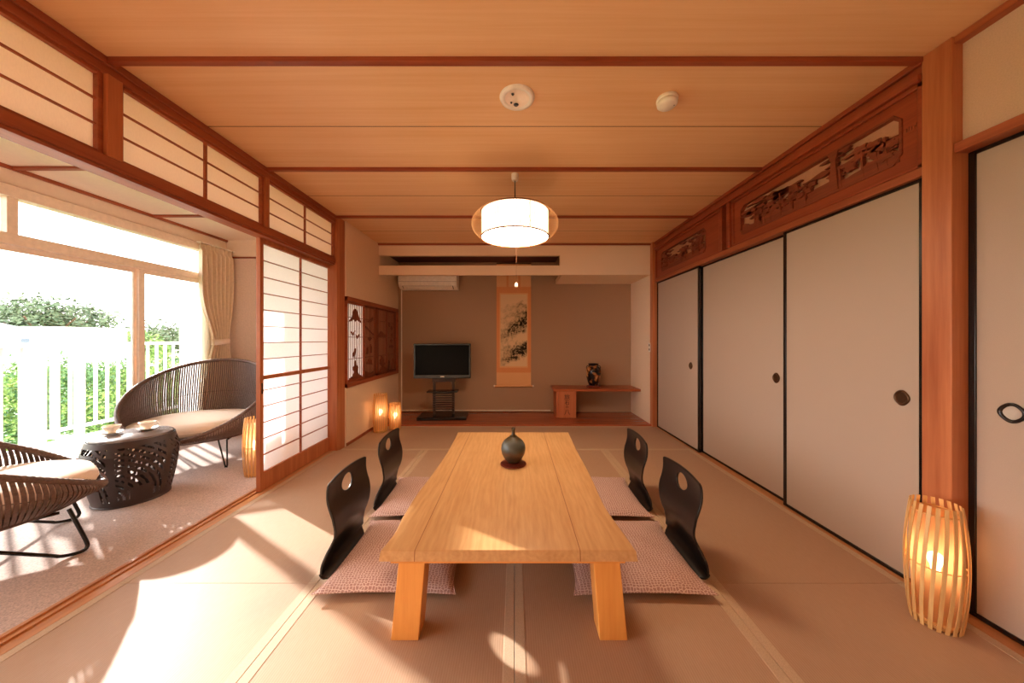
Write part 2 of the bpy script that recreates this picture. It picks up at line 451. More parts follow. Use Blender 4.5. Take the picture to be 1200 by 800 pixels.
struct(B('trim_%d' % n, M['ranma'], 1.780, 1.93, 2.725, 2.765, 1.885, 2.262, bevel=.004), 'nearer of two short posts between the carved transoms', 'post'); n += 1
struct(B('trim_%d' % n, M['ranma'], 1.780, 1.93, 2.825, 2.865, 1.885, 2.262, bevel=.004), 'farther of two short posts between the carved transoms', 'post'); n += 1

def closet_panel(num, x, y0, y1, z1, hy, lab, hmat, big=False, two=True):
    p = B('door_%d' % num, M['fusuma'], x, x+.018, y0+.012, y1-.012, .02, z1-.012)
    struct(p, lab, 'sliding door')
    f = MB()
    w = .022
    f.box(x-.006, x+.022, y0, y0+w, .004, z1).box(x-.006, x+.022, y1-w, y1, .004, z1)
    f.box(x-.006, x+.022, y0+w, y1-w, .004, .022).box(x-.006, x+.022, y0+w, y1-w, z1-.016, z1)
    f.build('frame', M['lacquer'], p, bevel=.002)
    # recessed pull: ornate rim and dished plate
    h = MB(); cy, cz = hy, .848
    a, b = (.031, .036) if not big else (.036, .037)
    ring = []
    N = 48
    def R(t, s):
        k = 1+.035*cos(4*t)
        return (cy+a*s*k*cos(t), cz+b*s*k*sin(t))
    vs = []; prof = [(1.0, -.0005), (1.0, -.005), (.86, -.008), (.72, -.006), (.66, -.0015)]
    for s_, d in prof:
        for k in range(N):
            yy, zz = R(2*pi*k/N, s_); vs.append((x+d, yy, zz))
    fs = [(i*N+k, i*N+(k+1) % N, (i+1)*N+(k+1) % N, (i+1)*N+k) for i in range(len(prof)-1) for k in range(N)]
    h.add(vs, fs); hd = h.build('handle', M['bronze'] if not big else M['lacquer'], p, smooth=60)
    pl = MB(); vs = [(x-.0012, *R(2*pi*k/N, .68)) for k in range(N)]+[(x-.0006, cy, cz)]
    pl.add(vs, [(k, (k+1) % N, N) for k in range(N)]); pl.build('handle_plate', hmat, hd)
    return p
closet_panel(1, 1.825, 1.457, 2.225, 1.845, 1.547, 'widest-looking beige closet panel, right behind the floor lantern post', M['bronze'])
closet_panel(2, 1.862, 2.19, 3.262, 1.845, 2.336, 'middle one of the three beige closet panels under the carved transoms', M['bronze'])
closet_panel(3, 1.825, 3.244, 4.196, 1.845, 3.40, 'beige closet panel next to the alcove corner post', M['bronze'])
closet_panel(4, 1.862, .42, 1.345, 1.885, 1.228, 'nearest beige closet panel with the large silver oval pull', M['silver'], big=True)
closet_panel(5, 1.895, -.55, .45, 1.885, -.4, 'beige closet panel beside the camera, out of view', M['bronze'])
closet_panel(6, 1.862, YB+.01, -.52, 1.885, -.7, 'beige closet panel behind the camera, out of view', M['bronze'])

# ---- carved transoms
def transom(y0, y1, oy0, oy1, seed, lab, post_at=None):
    rnd = random.Random(seed)
    t = thing('carved_transom', lab, 'carved transom', (1.80, (y0+y1)/2, 1.885), 0)
    cy = (y0+y1)/2
    fn = lambda a, b, d: (.02+d, a-cy, b-1.885)
    z0, z1 = 1.885, 2.262
    oz0, oz1 = 1.960, 2.178
    ch = .035
    outer = [(y0, z0), (y1, z0), (y1, z1), (y0, z1)]
    hole = [(oy0+ch, oz0), (oy1-ch, oz0), (oy1, oz0+ch), (oy1, oz1-ch), (oy1-ch, oz1), (oy0+ch, oz1), (oy0, oz1-ch), (oy0, oz0+ch)]
    mb = MB(); mb.add(*flat_shape([outer, hole], fn, .02)); mb.build('board', M['ranma'], t, smooth=0)
    # frame moulding
    fb = MB()
    for (a0, a1, b0, b1) in ((y0, y0+.022, z0, z1), (y1-.022, y1, z0, z1), (y0, y1, z0, z0+.016), (y0, y1, z1-.02, z1)):
        fb.box(-.004, .012, a0-cy, a1-cy, b0-1.885, b1-1.885)
    fb.build('moulding', M['ranma'], t, bevel=.003)
    # lip round the opening
    n_ = len(hole); c0 = ((oy0+oy1)/2, (oz0+oz1)/2)
    lip = [(c0[0]+(a-c0[0])*(1+.012/(abs(oy1-oy0)/2)), c0[1]+(b-c0[1])*1.10) for a, b in hole]
    mb = MB(); mb.add(*flat_shape([lip, hole], lambda a, b, d: (.008+d, a-cy, b-1.885), .008)); mb.build('opening_rim', M['carve'], t, smooth=0)
    B('backing_panel', M['backing'], .036, .042, y0-cy, y1-cy, 0, .377, t)
    # relief: ground, pines, clouds, trunks
    cv = MB(); L = oy1-oy0
    def shape(pts, d0, d1):
        cv.prism(pts, lambda a, b, d: (d, a-cy, b-1.885), d0, d1)
    def hgt(y, f, ph):
        return sum(sin(y*f*k+ph*k*1.7)/k for k in (1, 2, 3, 5, 7))
    lo = lambda y: oz0-.004
    # rocky ground
    for lay in range(3):
        N = 60
        for seg in range(N):
            a0 = oy0+L*seg/N; a1 = oy0+L*(seg+1)/N
            h0 = .035+.030*lay*.5+.020*hgt(a0, 9, seed+lay); h1 = .035+.03*lay*.5+.020*hgt(a1, 9, seed+lay)
            h0 = max(.008, h0)*(1 if lay == 0 else .8); h1 = max(.008, h1)*(1 if lay == 0 else .8)
            shape([(a0, lo(a0)), (a1, lo(a1)), (a1, oz0+h1), (a0, oz0+h0)], .006+.006*lay, .028)
    # drifting cloud bands
    for k in range(int(22*L)+4):
        c = oy0+L*rnd.random(); ln = rnd.uniform(.07, .22)*min(1, L); zc = rnd.uniform(oz0+.07, oz1-.01); hh = rnd.uniform(.006, .013)
        pts = []
        for q in range(16):
            an = 2*pi*q/16
            pts.append((min(oy1, max(oy0, c+ln/2*cos(an))), min(oz1, zc+hh*sin(an)*(1+.6*sin(3*an+k)))))
        shape(pts, .008, .026)
    # pines: trunk and needle fans
    for k in range(int(12*L)+2):
        c = oy0+.04+(L-.08)*rnd.random(); h = rnd.uniform(.09, .17)
        shape([(c-.007, oz0), (c+.007, oz0), (c+.012, oz0+h), (c+.004, oz0+h)], .004, .024)
        for q in range(5):
            yy = c+rnd.uniform(-.05, .05); zz = oz0+h*rnd.uniform(.45, 1.1); r = rnd.uniform(.012, .026)
            pts = [(min(oy1, max(oy0, yy+r*1.5*(1+.25*cos(5*an_))*cos(an_))), min(oz1, zz+r*.7*(1+.25*cos(5*an_))*sin(an_))) for an_ in [2*pi*i/18 for i in range(18)]]
            shape(pts, .002+.002*q, .022)
    if post_at:
        shape([(post_at-.03, oz0), (post_at+.025, oz0), (post_at+.012, oz1-.05), (post_at+.03, oz1), (post_at-.03, oz1), (post_at-.014, oz1-.05)], .0, .026)
    cv.build('carving', M['carve'], t, smooth=0)
    return t
tr = transom(1.445, 2.725, 1.543, 2.62, 3, 'long carved wooden transom with pines and clouds, beside the broad post', 1.86)
transom(2.865, 4.2, 3.12, 4.04, 11, 'smaller-looking carved wooden transom close to the alcove corner')
# the carver's small signature on the nearer board
def text_mesh(txt, size, ext):
    cu = bpy.data.curves.new('tmp', 'FONT'); cu.body = txt; cu.size = size; cu.extrude = ext; cu.align_x = 'CENTER'
    ob = bpy.data.objects.new('tmp', cu); C.objects.link(ob)
    bpy.context.view_layer.update()
    me = bpy.data.meshes.new_from_object(ob)
    vs = [tuple(v.co) for v in me.vertices]; fs = [tuple(p.vertices) for p in me.polygons]
    bpy.data.objects.remove(ob)
    return vs, fs
vs, fs = text_mesh('山水', .028, .0012)
mb = MB(); mb.add([(.0088-z*1, 1.492-2.085-x, 2.075-1.885+y) for x, y, z in vs], fs); mb.build('signature', M['carve'], tr, smooth=0)

# ---- left side: lintel, posts, papered transoms
lb = MB().box(-1.90, LX, YB, 3.305, 1.885, 1.935).box(-1.895, LX-.008, YB, 3.305, 1.868, 1.885)
struct(lb.build('trim_%d' % n, M['trimY'], bevel=.002), 'long wooden lintel above the sunroom opening', 'trim'); n += 1
lb = MB().box(-1.88, LX, YB, 3.305, 2.295, CEIL).box(-1.80, -1.785, YB, 3.305, 2.33, CEIL)
struct(lb.build('trim_%d' % n, M['trimY'], bevel=.002), 'wooden head beam over the papered transoms', 'trim'); n += 1
struct(B('trim_%d' % n, M['post'], -1.905, -1.785, 3.305, 3.455, -.05, CEIL, bevel=.003), 'reddish wooden post beside the lattice sliding door', 'post'); n += 1
struct(B('trim_%d' % n, M['post'], -1.88, LX+.008, 1.447, 1.505, 1.935, 2.296, bevel=.003), 'short broad post between the first and second papered transom', 'post'); n += 1
struct(B('trim_%d' % n, M['post'], -1.88, LX+.003, 2.372, 2.412, 1.935, 2.296, bevel=.003), 'short slim post between the second and third papered transom', 'post'); n += 1
struct(B('trim_%d' % n, M['post'], -1.88, LX+.003, .50, .54, 1.935, 2.296, bevel=.003), 'short slim post above the camera side opening', 'post'); n += 1
struct(B('trim_%d' % n, M['post'], -1.88, LX+.003, -.46, -.42, 1.935, 2.296, bevel=.003), 'short slim post behind the camera', 'post'); n += 1
wn = 1
for y0, y1, lab, sp in ((.54, 1.447, 'nearest papered transom with two dark horizontal bars', True), (1.505, 2.372, 'papered transom between the two short posts', True), (2.412, 3.305, 'farthest papered transom, above the lattice sliding door', True),
                    (-.42, .50, 'papered transom beside the camera', True), (YB, -.46, 'papered transom behind the camera', True)):
    f = MB(); w = .018
    f.box(-1.845, -1.812, y0, y0+w, 1.935, 2.296).box(-1.845, -1.812, y1-w, y1, 1.935, 2.296)
    f.box(-1.845, -1.812, y0+w, y1-w, 1.935, 1.95).box(-1.845, -1.812, y0+w, y1-w, 2.28, 2.296)
    mbars = MB(); ym = (y0+y1)/2
    if y0 > .6: mbars.box(-1.832, -1.818, ym-.006, ym+.006, 1.95, 2.28)
    for z in (2.062, 2.172): mbars.box(-1.832, -1.820, y0+w, y1-w, z-.0035, z+.0035)
    fo = struct(f.build('window_%d' % wn, M['trimY'], bevel=.002), lab, 'papered transom')
    mbars.build('muntin', M['trimY'], fo)
    B('paper', M['paper_t'], -1.836, -1.834, y0+w-.004, y1-w+.004, 1.946, 2.284, fo)
    wn += 1

# ---- shoji door
y0, y1 = 2.405, 3.345; xs0, xs1 = -1.893, -1.862
f = MB(); w = .034
f.box(xs0, xs1, y0, y0+w, .004, 1.875).box(xs0, xs1, y1-w, y1, .004, 1.875)
f.box(xs0, xs1, y0+w, y1-w, 1.832, 1.875).box(xs0, xs1, y0+w, y1-w, .004, .135).box(xs0+.004, xs1-.002, y0+w, y1-w, .822, .852)
sd = struct(f.build('door_7', M['post'], bevel=.002), 'sliding lattice door of white paper in a reddish frame', 'sliding door')
g = MB(); ym = (y0+y1)/2
g.box(xs0+.012, xs1-.003, ym-.005, ym+.005, .135, .822).box(xs0+.012, xs1-.003, ym-.005, ym+.005, .852, 1.832)
for k in range(1, 8): g.box(xs0+.014, xs1-.005, y0+w, y1-w, .852+.1225*k-.003, .852+.1225*k+.003)
for z in (.742, .622, .502, .382, .262): g.box(xs0+.014, xs1-.005, y0+w, y1-w, z-.003, z+.003)
g.build('lattice', M['trimY'], sd)
B('paper', M['paper'], xs0+.010, xs0+.012, y0+w-.005, y1-w+.005, .13, 1.837, sd)
B('finger_pull', M['lacquer'], xs1-.001, xs1+.0015, y0+.012, y0+.024, .72, .80, sd, bevel=.001)

# ---- left alcove-side wall with decorated opening
ly0, ly1, wz0, wz1 = 3.455, 5.05, .61, 1.575
wl = MB().box(-1.85, -1.77, ly0, ly1, -.05, wz0).box(-1.85, -1.77, ly0, ly1, wz1, CEIL)
wl.box(-1.85, -1.77, 4.975, ly1, wz0, wz1)
struct(wl.build('wall_left', M['wall']), 'cream plaster wall around the carved inner window', 'wall')
struct(B('baseboard_left', M['trimY'], -1.772, -1.758, ly0, 4.235, -.05, .028), 'thin brown baseboard under the inner window wall', 'baseboard')
struct(B('wall_left', M['wall'], -1.99, -1.95, 4.3, 5.05, -.05, CEIL), 'outer face of the wall behind the inner window', 'wall')
f = MB()
f.box(-1.85, -1.755, ly0, 4.975, wz1-.045, wz1).box(-1.85, -1.755, ly0, 4.975, wz0, wz0+.045)
f.box(-1.85, -1.755, 4.945, 4.975, wz0, wz1).box(-1.85, -1.757, ly0, ly0+.012, wz0, wz1)
iw = struct(f.build('window_%d' % wn, M['trimY'], bevel=.002), 'inner window of four decorated wood-framed panels', 'window'); wn += 1
bounds = [ly0+.012, 3.90, 4.25, 4.60, 4.945]
names = ['fuji', 'boat', 'hills', 'birds']
def wpt(a, b, d): return (-1.790+d, a, b)
for i in range(4):
    a0, a1 = bounds[i], bounds[i+1]
    fr = MB(); xo = -1.785 if i % 2 == 0 else -1.80
    zz0, zz1 = wz0+.045, wz1-.045
    fr.box(xo-.012, xo+.012, a0, a0+.03, zz0, zz1).box(xo-.012, xo+.012, a1-.03, a1, zz0, zz1)
    fr.box(xo-.012, xo+.012, a0, a1, zz0, zz0+.03).box(xo-.012, xo+.012, a0, a1, zz1-.025, zz1)
    po = fr.build('panel', M['lat'] if i else M['trimY'], iw, bevel=.0015)
    lt = MB()
    for k in range(1, 9):
        yy = a0+.03+(a1-a0-.06)*k/9; lt.box(xo-.004, xo+.002, yy-.0018, yy+.0018, zz0+.03, zz1-.025)
    for z in (.905, 1.145, 1.36): lt.box(xo-.004, xo+.003, a0+.03, a1-.03, z-.003, z+.003)
    lt.build('lattice', M['lat'], po)
    B('backing', M['paper'] if i == 0 else M['brownpanel'], xo-.010, xo-.008, a0+.01, a1-.01, zz0+.01, zz1-.01, po)
    cut = MB(); c = (a0+a1)/2
    P = lambda pts: cut.prism([(c+p[0], p[1]) for p in pts], lambda a, b, d: (xo+d, a, b), -.004, .007)
    if i == 0:
        P([(-.155, 1.31), (-.08, 1.36), (-.035, 1.45), (-.01, 1.462), (.02, 1.455), (.045, 1.42), (.085, 1.355), (.15, 1.31), (.1, 1.318), (.05, 1.345), (0, 1.32), (-.05, 1.345), (-.09, 1.32)])
        for (q, z) in ((-.06, 1.19), (.05, 1.155)):
            P([(q-.045, z+.02), (q-.02, z+.008), (q, z-.012), (q+.02, z+.01), (q+.05, z+.028), (q+.022, z-.004), (q, z-.03), (q-.02, z-.008)])
        P([(-.055, .93), (-.02, .93), (-.01, .96), (.01, 1.01), (-.01, 1.02), (-.03, .985), (-.06, .96)])
        P([(-.13, .655), (.155, .655), (.15, .70), (.08, .715), (.05, .75), (.035, .76), (.06, .80), (.05, .815), (.02, .83), (.012, .86), (.0, .885), (-.012, .86), (-.02, .83), (-.055, .81), (-.06, .795), (-.03, .76), (-.035, .745), (-.06, .715), (-.13, .70)])
    elif i == 1:
        P([(-.09, 1.33), (-.02, 1.35), (.09, 1.40), (.10, 1.37), (.02, 1.33)])
        P([(-.12, 1.27), (-.11, 1.28), (.12, 1.18), (.12, 1.165)])
        P([(-.05, 1.13), (.0, 1.10), (.06, 1.13), (.0, 1.15)])
        P([(-.09, .94), (-.05, .94), (-.03, 1.0), (-.05, 1.03), (-.08, .98)])
        P([(.01, .95), (.07, .95), (.06, 1.02), (.02, 1.06)])
        P([(-.08, .82), (.08, .80), (.06, .86), (-.02, .88)])
        P([(-.14, .655), (.14, .655), (.13, .72), (.02, .70), (-.13, .74)])
    elif i == 2:
        P([(-.12, 1.18), (-.04, 1.23), (.05, 1.20), (.12, 1.17), (.1, 1.15), (-.1, 1.15)])
        P([(-.09, .80), (-.03, .90), (.03, .88), (.09, .78), (.02, .74)])
        P([(-.10, .655), (.13, .655), (.1, .74), (.0, .76), (-.08, .72)])
    else:
        for (q, z) in ((-.06, 1.33), (.03, 1.28), (.05, 1.18), (.02, 1.10)):
            P([(q-.03, z), (q, z+.03), (q+.03, z+.01), (q+.01, z-.03)])
        P([(-.10, .655), (-.07, .66), (-.05, .80), (-.07, .82)]); P([(.03, .655), (.06, .655), (.08, .84), (.05, .83)])
        P([(-.06, 1.0), (.08, 1.0), (.07, 1.04), (-.04, 1.03)])
    cut.build('cutout', M['lat'], po, smooth=0)

# ---- alcove
struct(B('wall_back', M['alcove'], -1.85, 1.93, 5.0, 5.1, -.05, CEIL+.05), 'brown-grey plaster back wall of the alcove behind scroll and television', 'wall')
struct(B('wall_right', M['wall'], 1.77, 1.93, 4.28, 5.0, -.05, CEIL), 'cream plaster side wall of the alcove, right of the shelf', 'wall')
fz = MB().box(-1.77, 1.77, YF, 4.34, 2.214, CEIL).box(-1.77, .59, YF, 4.34, 1.959, 2.081).box(.59, 1.77, YF, 4.34, 1.959, 2.214)
fz.box(.62, 1.77, 4.34, 5.0, 1.959, 2.02)
struct(fz.build('wall_back', M['wall_up'], smooth=0), 'white plaster fascia with a long slot above the alcove', 'wall')
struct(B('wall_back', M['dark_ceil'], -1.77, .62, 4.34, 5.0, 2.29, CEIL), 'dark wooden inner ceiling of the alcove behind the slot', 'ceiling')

# ---- sunroom shell
struct(B('ceiling', M['ceil2'], WX-.12, -1.88, YB, 4.3, 2.37, 2.5), 'pale ceiling of the sunroom', 'ceiling')
for y, lab in ((1.45, 'thin dark ceiling strip in the sunroom above the lounge chair'), (2.382, 'thin dark ceiling strip across the middle of the sunroom'), (3.308, 'thin dark ceiling strip in the sunroom nearest the curtain')):
    struct(B('trim_%d' % n, M['trimX'], WX+.02, -1.90, y-.016, y+.016, 2.352, 2.37), lab, 'ceiling batten'); n += 1
wf = MB().box(WX-.10, WX, YB, 4.3, 2.235, 2.40).box(WX-.10, WX, 3.95, 4.3, -.05, 2.235).box(WX-.1, WX, YB-.1, YB+.25, -.05, 2.4)
struct(wf.build('wall_left', M['ceil2']), 'pale plaster strip above and beside the sunroom window', 'wall')
struct(B('trim_%d' % n, M['trimY'], WX-.01, WX+.02, YB, 4.18, 2.345, 2.372), 'dark crown strip above the sunroom window', 'trim'); n += 1
struct(B('trim_%d' % n, M['trimY'], WX-.01, WX+.012, YB, 4.18, 2.222, 2.236), 'thin reddish moulding over the window head', 'trim'); n += 1
ew = MB().box(WX, -1.85, 4.18, 4.3, -.05, 2.40)
struct(ew.build('wall_back', M['sunwall']), 'greyish plaster end wall of the sunroom behind the curtain', 'wall')
struct(B('wall_back', M['ceil2'], WX, -1.85, 4.15, 4.18, 2.16, 2.37), 'pale upper strip on the end wall of the sunroom', 'wall')
struct(B('trim_%d' % n, M['trimX'], WX, -1.85, 4.145, 4.18, 2.148, 2.162), 'thin moulding under the pale strip of the end wall', 'trim'); n += 1
# back wall behind camera
bw = MB().box(WX-.1, 2.0, YB-.1, YB, -.05, CEIL+.05)
struct(bw.build('wall_front', M['wall_up']), 'plain cream wall behind the camera', 'wall')

# ---- big sunroom window
def window_pane(parent, y0, y1, z0, z1, x=WX-.05):
    return B('pane', M['glass'], x-.002, x+.002, y0, y1, z0, z1, parent)
f = MB(); xa, xb = WX-.085, WX-.005
f.box(xa, xb+.02, YB+.25, 3.95, 2.150, 2.235)
f.box(xa, xb+.01, YB+.25, 3.95, 1.810, 1.890)            # transom bar
f.box(xa, xb+.03, YB+.25, 3.95, -.05, .06)
f.box(xa, xb, 3.88, 3.95, -.05, 2.15)
for y in (-.35, 1.0, 2.36): f.box(xa, xb, y, y+.055, 1.89, 2.15)
big = struct(f.build('window_%d' % wn, M['winframe'], bevel=.003), 'large sliding window with cream frame facing the balcony', 'window'); wn += 1
for y0, y1 in ((YB+.25, -.35), (-.295, 1.0), (1.055, 2.36), (2.415, 3.88)):
    window_pane(big, y0, y1, 1.89, 2.15)
for i, (y0, y1) in enumerate(((YB+.28, .38), (.38, 1.75), (1.70, 3.235), (3.20, 3.88))):
    sf = MB(); x = WX-.03 if i % 2 else WX-.065; sw = .052 if i < 3 else .05
    sf.box(x-.014, x+.014, y0, y0+sw, .06, 1.81).box(x-.014, x+.014, y1-sw, y1, .06, 1.81)
    sf.box(x-.014, x+.014, y0+sw, y1-sw, .06, .12).box(x-.014, x+.014, y0+sw, y1-sw, 1.77, 1.81)
    so = sf.build('sash', M['winframe'] if i >= 0 else M['grey_metal'], big, bevel=.002)
    B('pane', M['glass'], x-.002, x+.002, y0+sw, y1-sw, .12, 1.765, so)

# ================================================================== TATAMI
def tatami_mat(x0, x1, y0, y1, long_axis, lab):
    cx, cy = (x0+x1)/2, (y0+y1)/2; g = .0012
    hx, hy = (x1-x0)/2-g, (y1-y0)/2-g
    t = thing('tatami_mat', lab, 'tatami mat', (cx, cy, -.05), 0 if long_axis == 'Y' else pi/2, 'tatami mats covering the floor')
    if long_axis == 'X': hx, hy = hy, hx
    bw_ = .038
    B('rush_cover', M['tatami'], -hx+bw_, hx-bw_, -hy, hy, 0, .05, t)
    for s in (-1, 1):
        a, b = (s*hx, s*(hx-bw_)) if s < 0 else (s*(hx-bw_), s*hx)
        B('border', M['heri'], min(a, b), max(a, b), -hy, hy, 0, .0512, t, bevel=.001)
    return t
for x0, x1, side in ((-1.825, -.91, 'beside the sliding track'), (.91, 1.80, 'beside the closet panels')):
    for y0, y1, w_ in ((YB, -.306, 'behind the camera'), (-.306, 1.514, 'nearest'), (1.514, 3.33, 'farther')):
        tatami_mat(x0, x1, y0, y1, 'Y', 'long tatami mat %s, %s one of its row' % (side, w_))
for x0, x1, side in ((-.91, 0, 'left'), (0, .91, 'right')):
    for y0, y1, w_ in ((YB, -.6, 'behind the camera'), (-.6, .6, 'under the camera'), (.6, 2.42, 'under the nearer half of the low table'), (2.42, 3.33, 'half-size, under the far end of the low table')):
        tatami_mat(x0, x1, y0, y1, 'Y', 'tatami mat %s, on the %s side' % (w_, side))
tatami_mat(-1.77, 0, 3.33, 4.235, 'X', 'tatami mat lying crosswise before the television')
tatami_mat(0, 1.80, 3.33, 4.235, 'X', 'tatami mat lying crosswise before the alcove shelf')

# ================================================================== LOW TABLE
def catmull(pts, n=6):
    out = []
    P_ = [pts[0]]+list(pts)+[pts[-1]]
    for i in range(1, len(P_)-2):
        p0, p1, p2, p3 = P_[i-1:i+3]
        for k in range(n):
            t = k/n
            out.append(tuple(.5*((2*p1[j])+(-p0[j]+p2[j])*t+(2*p0[j]-5*p1[j]+4*p2[j]-p3[j])*t*t+(-p0[j]+3*p1[j]-3*p2[j]+p3[j])*t**3) for j in range(len(p1))))
    out.append(tuple(pts[-1])); return out
T = thing('low_table', 'long low wooden table with wavy natural edges on the tatami', 'low table', (-.02, 1.98, 0))
ox, oy = -.02, 1.98
L = catmull([(-.494, 1.211), (-.482, 1.33), (-.489, 1.42), (-.492, 1.64), (-.474, 1.92), (-.463, 2.29), (-.472, 2.745)])
R_ = catmull([(.448, 1.211), (.440, 1.31), (.421, 1.54), (.433, 1.85), (.437, 2.3), (.449, 2.745)])
tm = MB()
nL = len(L)
def resamp(c, n_):
    return [(lambda y: (next((c[i][0]+(c[i+1][0]-c[i][0])*(y-c[i][1])/(c[i+1][1]-c[i][1]) for i in range(len(c)-1) if c[i][1] <= y <= c[i+1][1]+1e-9), c[-1][0]), y))(1.211+(2.745-1.211)*k/(n_-1)) for k in range(n_)]
NN = 48; Ls, Rs = resamp(L, NN), resamp(R_, NN)
sec = [(.004, .305, 1), (-.005, .308, 1), (.0, .342, 1), (.003, .345, 1)]   # inset, z
vs = []; fs = []
for ins, z, _ in sec:
    dz = ins
    vs += [(x+ins-ox, y-oy+(ins if k == 0 else (-ins if k == NN-1 else 0)), z) for k, (x, y) in enumerate(Ls)]
    vs += [(x-ins-ox, y-oy+(ins if k == 0 else (-ins if k == NN-1 else 0)), z) for k, (x, y) in reversed(list(enumerate(Rs)))]
P2 = 2*NN
for i in range(len(sec)-1):
    for k in range(P2):
        k2 = (k+1) % P2; fs.append((i*P2+k, i*P2+k2, (i+1)*P2+k2, (i+1)*P2+k))
for base, flip in ((0, 1), ((len(sec)-1)*P2, 0)):
    for k in range(NN-1):
        q = (base+k, base+k+1, base+P2-2-k, base+P2-1-k); fs.append(q if flip else tuple(reversed(q)))
tm.add(vs, fs); tm.build('tabletop', M['tabletop'], T, smooth=22)
rl = MB()
rl.box(-.445, .435, -.750, -.72, .285, .306).box(-.445, .435, .72, .745, .285, .306)
rl.box(-.445, -.415, -.72, .72, .285, .306).box(.405, .435, -.72, .72, .285, .306)
rl.box(-.03, .03, -.72, .72, .285, .3045)
rl.build('underframe', M['tablerail'], T, bevel=.001)
for sx in (-1, 1):
    for sy in (-1, 1):
        l = MB(); c_t, c_b = sx*.365, sx*.39
        yb, yt = (sy*.755, sy*.745)
        yi = sy*.665
        b0 = sorted((yb, yi)); t0 = sorted((yt, yi))
        l.hexa([(c_b-.052, b0[0], 0), (c_b+.052, b0[0], 0), (c_b+.052, b0[1], 0), (c_b-.052, b0[1], 0)],
               [(c_t-.050, t0[0], .306), (c_t+.050, t0[0], .306), (c_t+.050, t0[1], .306), (c_t-.050, t0[1], .306)])
        l.build('leg', M['tableleg'], T, bevel=.003)

# coaster + bottle vase
co = MB().lathe([(.078, 0), (.080, .002), (.080, .006), (.076, .008)], 40)
cobj = co.build('coaster', M['redlac'], None); cobj.location = (-.008, 2.05, .3452)
tag(cobj, 'round reddish coaster under the bottle vase on the low table', 'coaster')
V = thing('bottle_vase', 'round grey-green bottle vase with a narrow neck on the low table', 'vase', (-.008, 2.06, .3534))
V_ = MB().lathe([(.030, 0), (.036, .003), (.055, .025), (.071, .055), (.077, .085), (.073, .112), (.058, .135), (.036, .153), (.020, .163), (.011, .172), (.0095, .190), (.013, .212), (.010, .213), (.007, .20)], 40)
V_.build('body', M['bottle'], V, smooth=60)
ringm = MB().tube([(.021*cos(a), .021*sin(a), .163) for a in [2*pi*k/24 for k in range(24)]], .0025, 6, True)
ringm.build('shoulder_ring', M['bottle'], V, smooth=60)

# ================================================================== FLOOR CHAIRS + CUSHIONS
def floor_chair(lab, loc, rz):
    # legless bentwood chair: S-shaped back running into a flat seat plate; sitter faces local +Y
    prof = catmull([(.000, .450), (-.004, .41), (.000, .36), (.022, .28), (.022, .20), (-.010, .125), (-.026, .075), (-.022, .032), (.002, .010), (.035, .0065), (.12, .006), (.26, .006), (.40, .006)], 7)
    ln = [0]
    for a, b in zip(prof, prof[1:]): ln.append(ln[-1]+sqrt((a[0]-b[0])**2+(a[1]-b[1])**2))
    tot = ln[-1]
    def at(s):
        for i in range(len(ln)-1):
            if ln[i] <= s <= ln[i+1]:
                t = (s-ln[i])/(ln[i+1]-ln[i]+1e-9)
                return (prof[i][0]+(prof[i+1][0]-prof[i][0])*t, prof[i][1]+(prof[i+1][1]-prof[i][1])*t)
        return prof[-1]
    wk = [(0, .180), (.004, .188), (.011, .193), (.03, .195), (.08, .197), (.14, .196), (.19, .190), (.26, .172), (.30, .174), (.36, .200), (.41, .210), (.45, .196), (.50, .14), (.7, .12), (.80, .11), (.86, .09), (1.0, .09)]
    def hw(s):
        for (a, w0), (b, w1) in zip(wk, wk[1:]):
            if a <= s <= b: return w0+(w1-w0)*(s-a)/(b-a)
        return wk[-1][1]
    NS, NU = 90, 40
    hs, hrx, hry = .068, .054, .037
    vs = []; pos = []
    for i in range(NS+1):
        s = tot*i/NS
        for j in range(NU+1):
            u = -1+2*j/NU; x = u*hw(s); ss = s
            if i == 0: ss = s + .0
            crown = .012*(1-u*u) if i < 8 else 0
            pos.append([x, ss, crown*(1-i/8) if i < 8 else 0])
    keep = []
    for i in range(NS):
        for j in range(NU):
            q = (i*(NU+1)+j, i*(NU+1)+j+1, (i+1)*(NU+1)+j+1, (i+1)*(NU+1)+j)
            cx_ = sum(pos[k][0] for k in q)/4; cs = sum(pos[k][1] for k in q)/4
            if (cx_/hrx)**2+((cs-hs)/hry)**2 > 1: keep.append(q)
    used = {}
    removed = set()
    # snap the hole boundary
    cnt = {}
    for q in keep:
        for k in q: cnt[k] = cnt.get(k, 0)+1
    for k, c_ in cnt.items():
        x, s, cr = pos[k]
        e = sqrt((x/hrx)**2+((s-hs)/hry)**2)
        i, j = divmod(k, NU+1)
        if c_ < 4 and 0 < i < NS and 0 < j < NU and e < 1.6 and e > .2:
            pos[k][0] = x/e; pos[k][1] = hs+(s-hs)/e
    idx = {k: i for i, k in enumerate(sorted(cnt))}
    vs = []
    for k in sorted(cnt):
        x, s, cr = pos[k]; y, z = at(max(0, s)); dish = -.012*(1-(x/.2)**2) if s < .42 else 0
        vs.append((x, y+dish+(.008 if s < .42 else 0), z+cr))
    mb = MB(); mb.add(vs, [tuple(idx[k] for k in q) for q in keep])
    t = thing('floor_chair', lab, 'floor chair', loc, rz, 'black legless floor chairs around the low table')
    o = mb.build('backrest', M['blackwood'], t, smooth=60)
    so = o.modifiers.new('thick', 'SOLIDIFY'); so.thickness = .010; so.offset = 0
    bv = o.modifiers.new('bev', 'BEVEL'); bv.width = .002; bv.segments = 2; bv.limit_method = 'ANGLE'; bv.angle_limit = radians(50)
    return t
fc = floor_chair('black legless floor chair nearer the camera on the sunroom side of the table', (-.868, 1.71, 0), -pi/2)
